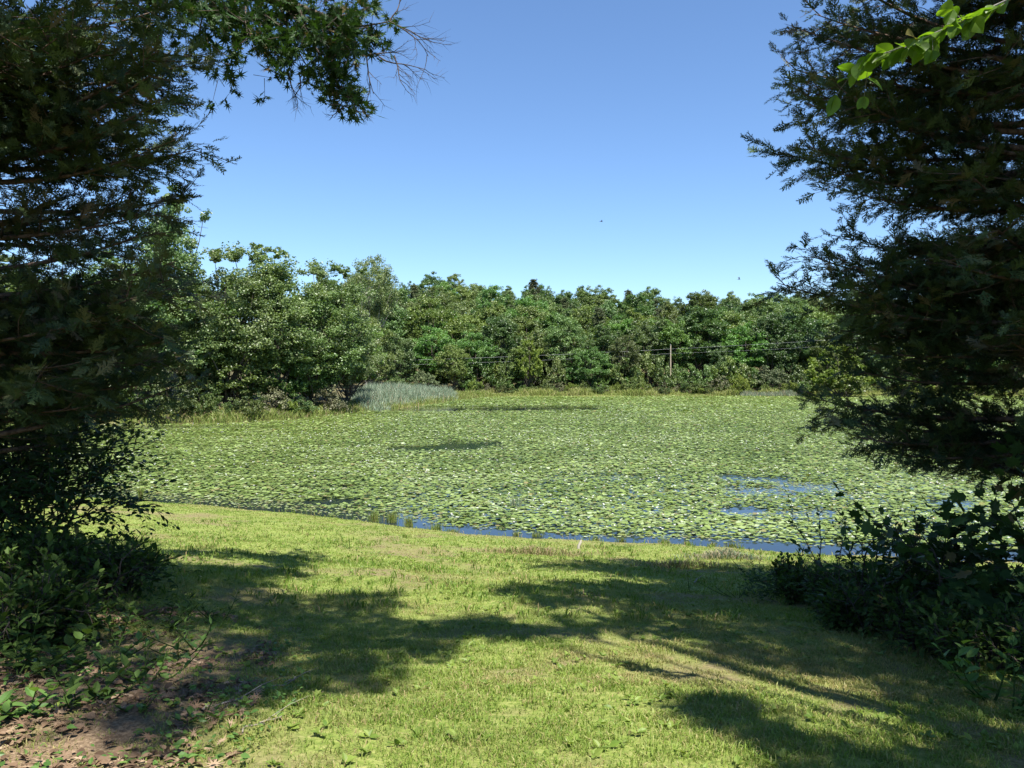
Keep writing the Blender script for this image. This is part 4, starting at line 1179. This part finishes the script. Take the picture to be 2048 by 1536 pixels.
def shade_of(lo, hi, n, r, hmin, hmax):
    P = np.array(lo) + r.random((n, 3)) * (np.array(hi) - np.array(lo))
    zt = r.uniform(hmin, hmax, n)
    t = (zt - P[:, 2]) / TO_SUN[2]
    return P + TO_SUN[None] * t[:, None]
LIT_GROUND = [(420, 1500), (480, 1440), (640, 1425), (860, 1350), (1010, 1335), (1120, 1300), (1230, 1275), (1330, 1300), (1640, 1395), (1900, 1450), (1700, 1470), (1560, 1425), (1420, 1365), (1280, 1370), (1340, 1450), (1500, 1500), (1560, 1640), (420, 1640)]
LIT_FAR = [(250, 1000), (1980, 1110), (1580, 1125), (1480, 1190), (1120, 1155), (980, 1170), (870, 1240), (760, 1170), (600, 1115), (420, 1125), (300, 1090)]
def shadow_ok(P):
    """keep a leaf cluster only if its own shadow stays off the sunny part of the lawn"""
    Q = P.copy()
    for _ in range(4):
        g = gz(Q[:, 0], Q[:, 1])
        t = (P[:, 2] - g) / TO_SUN[2]
        Q = P - TO_SUN[None] * t[:, None]
    yy = np.maximum(Q[:, 1], .2)
    front = Q[:, 1] > 1.5
    bad = np.zeros(len(P), bool)
    for ox, oy in ((0, 0), (.17, 0), (-.17, 0), (0, .22), (0, -.22)):
        y2 = np.maximum(Q[:, 1] + oy, .2)
        a = 1024 + (Q[:, 0] + ox) / y2 * F; b = HOR + (EYE - g) / y2 * F
        bad |= inpoly(a, b, LIT_GROUND) | inpoly(a, b, LIT_FAR)
    return ~(front & bad)

def canopy(root_name, base, H, pts, seed, mat, label, cat, size, tpl=L_OVATE, rad=.33, nl=85, tr0=.25):
    r = np.random.default_rng(seed)
    root = empty(root_name, (base[0], base[1], base[2]), label, cat)
    b = np.array(base)
    tb, bb, cb = Buf(), Buf(), Buf()
    tp = limb_path((0, 0, -.4), (r.normal(0, .3), r.normal(0, .3), H), r, .02, 10); tr = np.linspace(tr0, .05, 10)
    tb.tube(tp, tr, 14)
    pts = pts[~in_view(pts)] - b
    n = len(pts)
    N = n * nl
    d = randunit(N, r)
    P = pts.repeat(nl, 0) + d * (rad * r.uniform(.3, 1, N))[:, None]
    R = frames(randunit(N, r), np.array([0, 0, 1.]) + r.normal(0, .5, (N, 3)))
    cb.scatter(*tpl, P, R, 1.3 * size * r.uniform(.7, 1.2, N), np.stack([np.clip(r.normal(.5, .2, N), 0, 1), np.zeros(N), np.zeros(N)], -1))
    for j in range(0, n, 9):
        c = pts[j]; f = np.clip(c[2] / H - .25, .2, .95); i0 = int(f * 9)
        q_ = limb_path(tp[i0], c, r, .06, 5)
        if in_view(q_ + b, 10).any(): continue
        bb.tube(q_, np.linspace(tr[i0] * .3, .012, 5), 4)
    tb.obj('trunk', M['bark'], root, True)
    return root, bb, cb

r = np.random.default_rng(1001)
# oak on the left of the viewpoint, its lowest limb crosses the top of the photo
ob = np.array([-6.6, 2.6, 0.]); ob[2] = float(gz(ob[0], ob[1]))
pts = caster_points([DARK_L], .32, r, 8, 13)
sh = shade_of((-7.5, 4.5, 3.5), (-3.0, 8.5, 8.5), 50, r, 12, 16)
pts = np.concatenate([pts, sh, caster_points([DARK_B], .8, r, 9, 13)[::2], caster_points([DARK_C], .42, r, 9, 13)])
pts = pts[shadow_ok(pts)]
oak, obb, ocb = canopy('oak_tree', ob, 15, pts, 1002, 'oak', 'oak whose dark lobed leaves and bare twigs hang into the top left', 'oak tree', .13, L_OAK)
def rel(p): return np.asarray(p) - ob
limb = np.array([ob + (0, 0, 4.6), (-5.2, 5.2, 7.6), W(300, -90, 7.8), W(430, -20, 8.3), W(560, 8, 8.6), W(640, 34, 8.7), W(700, 58, 8.8)])
limb = np.array([[np.interp(t, np.arange(7), limb[:, c]) for c in range(3)] for t in np.linspace(0, 6, 25)]) + r.normal(0, .012, (25, 3))
obb.tube(limb - ob, np.linspace(.12, .022, 25), 8)
lv = []
fork = [
    (W(700, 58, 8.8), W(780, 48, 8.8), .016), (W(640, 34, 8.7), W(735, 118, 8.7), .018), (W(560, 8, 8.6), W(625, 150, 8.5), .016), (W(600, 20, 8.6), W(690, 185, 8.5), .02), (W(470, -5, 8.4), W(540, 110, 8.3), .014),
    (W(430, -20, 8.3), W(400, 90, 8.2), .014), (W(300, -60, 7.8), W(330, 110, 8.0), .016), (W(520, 0, 8.5), W(590, 70, 9.0), .014), (W(660, 40, 8.7), W(745, 20, 9.0), .014), (W(640, 34, 8.7), W(700, 110, 9.1), .014),
    (W(500, -5, 8.4), W(500, 80, 8.0), .012), (W(350, -50, 8.0), W(440, 40, 8.6), .012), (W(690, 185, 8.5), W(705, 205, 8.5), .01), (W(300, -60, 7.8), W(270, 40, 7.8), .014), (W(560, 8, 8.6), W(660, 100, 8.3), .014)]
for a, b_, q_ in fork:
    p = limb_path(a, b_, r, .10, 7); obb.tube(p - ob, np.linspace(q_, .005, 7), 5)
    for t in np.linspace(.15, 1, 8):
        s = a * (1 - t) + b_ * t
        grow(obb, lv, s - ob, unit(np.array([r.normal(), r.normal(), r.normal() - .25])), r.uniform(.14, .3), .006, 1, r, .7, -.03, 3, 4, 1, .05)
# clusters that make the leafy mass along the top edge
for px, py, d, n_ in [(500, 10, 8.4, 12), (540, 50, 8.4, 10), (580, 20, 8.7, 12), (610, 70, 8.5, 12), (650, 20, 8.8, 14), (680, 70, 8.7, 14), (720, 20, 8.9, 10), (700, 110, 8.6, 10), (560, 100, 8.3, 8), (520, 85, 8.3, 6), (600, 120, 8.5, 8), (660, 130, 8.6, 10),
                     (690, 165, 8.6, 8), (700, 205, 8.6, 9), (680, 190, 8.5, 5), (300, 10, 7.9, 7), (350, 20, 8.0, 9), (400, 10, 8.1, 10), (450, 20, 8.3, 12), (370, 80, 8.1, 6), (420, 60, 8.1, 7), (450, 100, 8.2, 6), (330, 70, 8.0, 4), (550, 140, 8.3, 4), (735, 70, 8.8, 5), (470, 50, 8.3, 8), (460, 140, 8.2, 4), (440, 180, 8.2, 3)]:
    for _ in range(n_):
        c = W(px + r.normal(0, 18), py + r.normal(0, 16), d + r.normal(0, .25))
        dd = unit(r.normal(size=3) + np.array([0, 0, -.3]))
        e = c + dd * .12
        obb.tube(np.array([c - dd * .1, c, e]) - ob, np.array([.004, .003, .002]), 3)
        for j in range(6):
            lv.append((e - ob + r.normal(0, .025, 3), unit(dd * .4 + r.normal(0, .8, 3))))
leaf_out(ocb, lv, L_OAK, .15, r, .35, .2, 0, .8)
# bare twigs right of the leaves
for a, b_ in [(W(780, 48, 8.8), W(870, 60, 8.8)), (W(735, 115, 8.7), W(800, 100, 8.7)), (W(760, 118, 8.7), W(850, 150, 8.7)), (W(780, 48, 8.8), W(830, -15, 8.9)), (W(780, 48, 8.8), W(880, 100, 8.9)), (W(735, 115, 8.7), W(740, 190, 8.7)),
              (W(690, 215, 8.5), W(740, 240, 8.5)), (W(690, 215, 8.5), W(670, 240, 8.5)), (W(580, 150, 8.5), W(575, 215, 8.5)), (W(600, 150, 8.5), W(610, 200, 8.5)), (W(790, 115, 8.7), W(805, 180, 8.7))]:
    L = np.linalg.norm(b_ - a)
    grow(obb, None, a - ob, unit(b_ - a), L, .0095, 2, r, .65, 0, 5, 6)
obb.obj('limbs', M['twig'], oak, True); ocb.obj('leaves', M['oak'], oak)

# beech behind the right shoulder, one sunlit bough hangs into the top right
bb0 = np.array([4.4, -.6, 0.]); bb0[2] = float(gz(bb0[0], bb0[1]))
r = np.random.default_rng(1003)
pts = caster_points([DARK_R], .32, r, 8, 12.5)
pts = np.concatenate([pts, caster_points([DARK_M], .24, r, 9, 12)])
pts = np.concatenate([pts, caster_points([DARK_N], .20, r, 6.5, 9), shade_of((2.6, 5, 2.2), (7.5, 9, 8.0), 210, r, 11, 16)])
pts = pts[shadow_ok(pts)]
beech, bbb, bcb = canopy('beech_tree', bb0, 14.5, pts, 1004, 'beech', 'beech whose bright oval leaves hang on a bough into the top right', 'beech tree', .10, L_OVATE)
bough = [bb0 + (0, 0, 3.2), np.array([3.4, 1.0, 5.9]), W(2150, -80, 2.9), W(2010, 5, 3.2), W(1900, 55, 3.35), W(1810, 95, 3.45), W(1720, 125, 3.5)]
bough = np.array(bough)
bough = np.array([[np.interp(t, np.arange(7), bough[:, c]) for c in range(3)] for t in np.linspace(0, 6, 25)])
bbb.tube(bough - bb0, np.concatenate([np.linspace(.05, .008, 12), np.linspace(.006, .0015, 13)]), 6)
lv = []
for k in range(22):
    t = k / 21
    p = np.array([np.interp(11 + 13 * t, np.arange(25), bough[:, c]) for c in range(3)])
    tg_ = unit(bough[-1] - bough[-8])
    for s in (-1, 1):
        dd = unit(tg_ * .7 + np.array([0, s * .7, -.25]) + r.normal(0, .35, 3))
        if r.random() < .5:
            e = p + dd * r.uniform(.06, .2)
            bbb.tube(np.array([p, (p + e) / 2, e]) - bb0, np.array([.002, .0015, .001]), 3)
            lv.append(((p + e) / 2 - bb0, unit(dd + r.normal(0, .5, 3))))
            lv.append((e - bb0, unit(dd + r.normal(0, .3, 3))))
            lv.append((e - bb0, unit(dd + r.normal(0, .8, 3))))
        else:
            lv.append((p - bb0, dd))
leaf_out(bcb, lv, L_BROAD, .092, r, .55, .25, .15, .55)
bbb.obj('limbs', M['bark_grey'], beech, True); bcb.obj('leaves', M['beech'], beech)

# ------------------------------------------------------------------ small things
pole_x, pole_d = (1341 - 1024) / F * 139, 139.
pz = float(gz(pole_x, pole_d))
up_ = empty('utility_pole', (pole_x, pole_d, pz), 'slim pale wooden utility pole on the far shore', 'utility pole')
b = Buf(); top = EYE + (HOR - 690) / F * pole_d
b.tube([(0, 0, -.5), (0, 0, (top - pz) / 2), (0, 0, top - pz)], np.array([.15, .13, .11]), 10); b.obj('shaft', M['pole'], up_, True)
b = Buf(); b.tube([(0, -.12, top - pz - .02), (0, -.12, top - pz + .14)], np.array([.05, .03]), 8); b.obj('insulator', M['wire'], up_, True)
b = Buf(); b.tube([(0, -.12, top - pz - 1.25), (0, -.12, top - pz - 1.1)], np.array([.05, .03]), 8); b.obj('insulator', M['wire'], up_, True)
def cable(pts, sag, rad, label):
    b = Buf(); pts = np.array(pts)
    for a, c in zip(pts[:-1], pts[1:]):
        t = np.linspace(0, 1, 16)[:, None]
        p = a + (c - a) * t - np.array([0, 0, 1]) * sag * 4 * t * (1 - t)
        b.tube(p, np.full(16, rad), 5)
    tag(b.obj('power_cable', M['wire'], smooth=True), label, 'cable', 'power cables over the far shore')
pt = W(1341, 698, 138.88)
cable([W(640, 725, 128), pt, W(2060, 650, 112)], .25, .011, 'upper power cable crossing before the far trees')
cable([W(640, 733, 128), W(1341, 707, 138.88), W(2060, 664, 112)], .35, .008, 'lower power cable crossing before the far trees')
for px, d, ty, lab in [(640, 128, 722, 'utility pole hidden in the trees behind the reed bed'), (2060, 112, 645, 'utility pole hidden behind the right cedar')]:
    x = (px - 1024) / F * d; z = float(gz(x, d)); e = empty('utility_pole', (x, d, max(z, -1)), lab, 'utility pole')
    b = Buf(); b.tube([(0, 0.12, -.5), (0, 0.12, EYE + (HOR - ty) / F * d - z)], np.array([.15, .11]), 10); b.obj('shaft', M['pole'], e, True)

def bird(px, py, d, rz, roll, wing_up, label):
    p = W(px, py, d)
    e = empty('bird', p, label, 'bird', None, rz)
    b = Buf()
    path = np.array([(-.10, 0, 0), (-.07, 0, 0), (-.02, 0, .004), (.03, 0, .004), (.06, 0, .002), (.085, 0, .006), (.11, 0, 0)])
    b.tube(path, np.array([.004, .012, .022, .024, .018, .013, .002]), 8)
    body = b.obj('body', M['bird'], e, True)
    for s in (-1, 1):
        w_ = Buf()
        c, si = math.cos(wing_up), math.sin(wing_up)
        P = [(.045, 0, .012), (-.015, 0, .012), (.04, s * .09 * c, .012 + .09 * si), (-.02, s * .08 * c, .012 + .08 * si), (-.05, s * .2 * c, .012 + .2 * si * .8)]
        Q = [(a, b2, z - .004) for a, b2, z in P]
        T = [(0, 2, 1), (1, 2, 3), (2, 4, 3)]
        w_.add(np.array(P + Q), np.array(T + [(a + 5, c2 + 5, b2 + 5) for a, b2, c2 in T])); w_.obj('wing', M['bird'], e)
    t_ = Buf(); P = [(-.09, .006, 0), (-.09, -.006, 0), (-.17, .03, 0), (-.14, 0, 0), (-.17, -.03, 0)]
    t_.add(np.array(P + [(a, b2, -.003) for a, b2, c in P]), np.array([(0, 2, 3), (0, 3, 1), (1, 3, 4), (5, 8, 7), (5, 6, 8), (6, 9, 8)])); t_.obj('tail', M['bird'], e)
bird(1202, 444, 48, .3, 0, .45, 'small dark bird flying in open sky near mid photo')
bird(1477, 559, 48, .2, 0, 1.15, 'small dark bird with raised wings flying beside the right cedar')

# pale broken stub on the lawn near the shore, with a flat stone by it
d = 15.6; x = (1157 - 1024) / F * d; z = float(gz(x, d))
b = Buf(); b.tube([(0, 0, -.05), (.01, 0, .06), (.05, 0, .13), (.06, .0, .18)], np.array([.035, .03, .028, .012]), 8)
b.tube([(.05, 0, .12), (.07, .0, .16)], np.array([.02, .006]), 6)
o = b.obj('wood_stub', M['stone'], smooth=True); o.location = (x, d, z); tag(o, 'short pale broken stub sticking up near the shore', 'stub')
def stick(p, q_, rad, label, mat='twig_pale', sd_=1, name='fallen_stick'):
    r = np.random.default_rng(sd_)
    a = np.array([p[0], p[1], float(gz(*p)) + rad + .012]); c = np.array([q_[0], q_[1], float(gz(*q_)) + rad + .012])
    t = np.linspace(0, 1, 9)[:, None]; P = a + (c - a) * t + r.normal(0, .012, (9, 3)) * np.array([1, 1, .5])
    P[:, 2] = gz(P[:, 0], P[:, 1]) + rad * .8 + .015
    b = Buf(); b.tube(P, np.linspace(rad, rad * .5, 9), 6)
    b.tube([P[5], P[5] + np.array([.08, .1, .03]), P[5] + np.array([.14, .22, .02])], np.array([rad * .5, rad * .35, rad * .15]), 5)
    tag(b.obj(name, M[mat], smooth=True), label, 'stick')
def G(px, py):
    """ground point under a pixel"""
    y = np.linspace(1.5, 30, 1500); x = (px - 1024) / F * y
    row = HOR + (EYE - gz(x, y)) / y * F
    i = np.argmax(row < py); return (float(x[i]), float(y[i]))
stick(G(400, 1435), G(515, 1402), .007, 'long pale stick lying on soil at the shade edge, lower left', sd_=2)
stick(G(475, 1475), G(560, 1445), .004, 'thin twig lying below the long pale stick', sd_=3)
stick(G(590, 1365), G(540, 1385), .006, 'curved pale twig in the dark shade of the left lawn', sd_=4)
stick(G(1342, 1140), G(1372, 1128), .014, 'reddish broken twig lying by the bare patch of the lawn', 'twig', 5)
stick(G(1390, 1172), G(1400, 1160), .009, 'pale thin twig lying right of the lone bare stem', sd_=6)

# heap of dry cut weeds on the sunny lawn
def heap(px, py, wx_, hz, n, label, mat='bank_grass', sd_=1):
    rr = np.random.default_rng(sd_); g = G(px, py); b = Buf()
    x = rr.normal(0, wx_, n); y = rr.normal(0, wx_ * .35, n)
    zz = gz(g[0] + x, g[1] + y) - float(gz(*g)) + rr.uniform(0, hz, n) * np.exp(-(x / wx_) ** 2)
    blades(b, x, y, zz, rr.uniform(.05, .16, n), np.full(n, .012), rr.uniform(.6, .98, n), rr, rr.uniform(0, .6, n), (rr.random(n) < .6) * .9, True)
    o = b.obj('weed_heap', M[mat]); o.location = (g[0], g[1], float(gz(*g))); tag(o, label, 'weed heap', kind='stuff')
heap(1070, 1112, .5, .10, 900, 'low heap of dry cut weeds on the sunny lawn', sd_=11)
heap(1370, 1140, .35, .08, 500, 'small dry weed heap beside the reddish twig', sd_=12)
heap(1450, 1118, .35, .12, 700, 'grey green weed heap near the shore left of the dark weed', 'reed', 13)
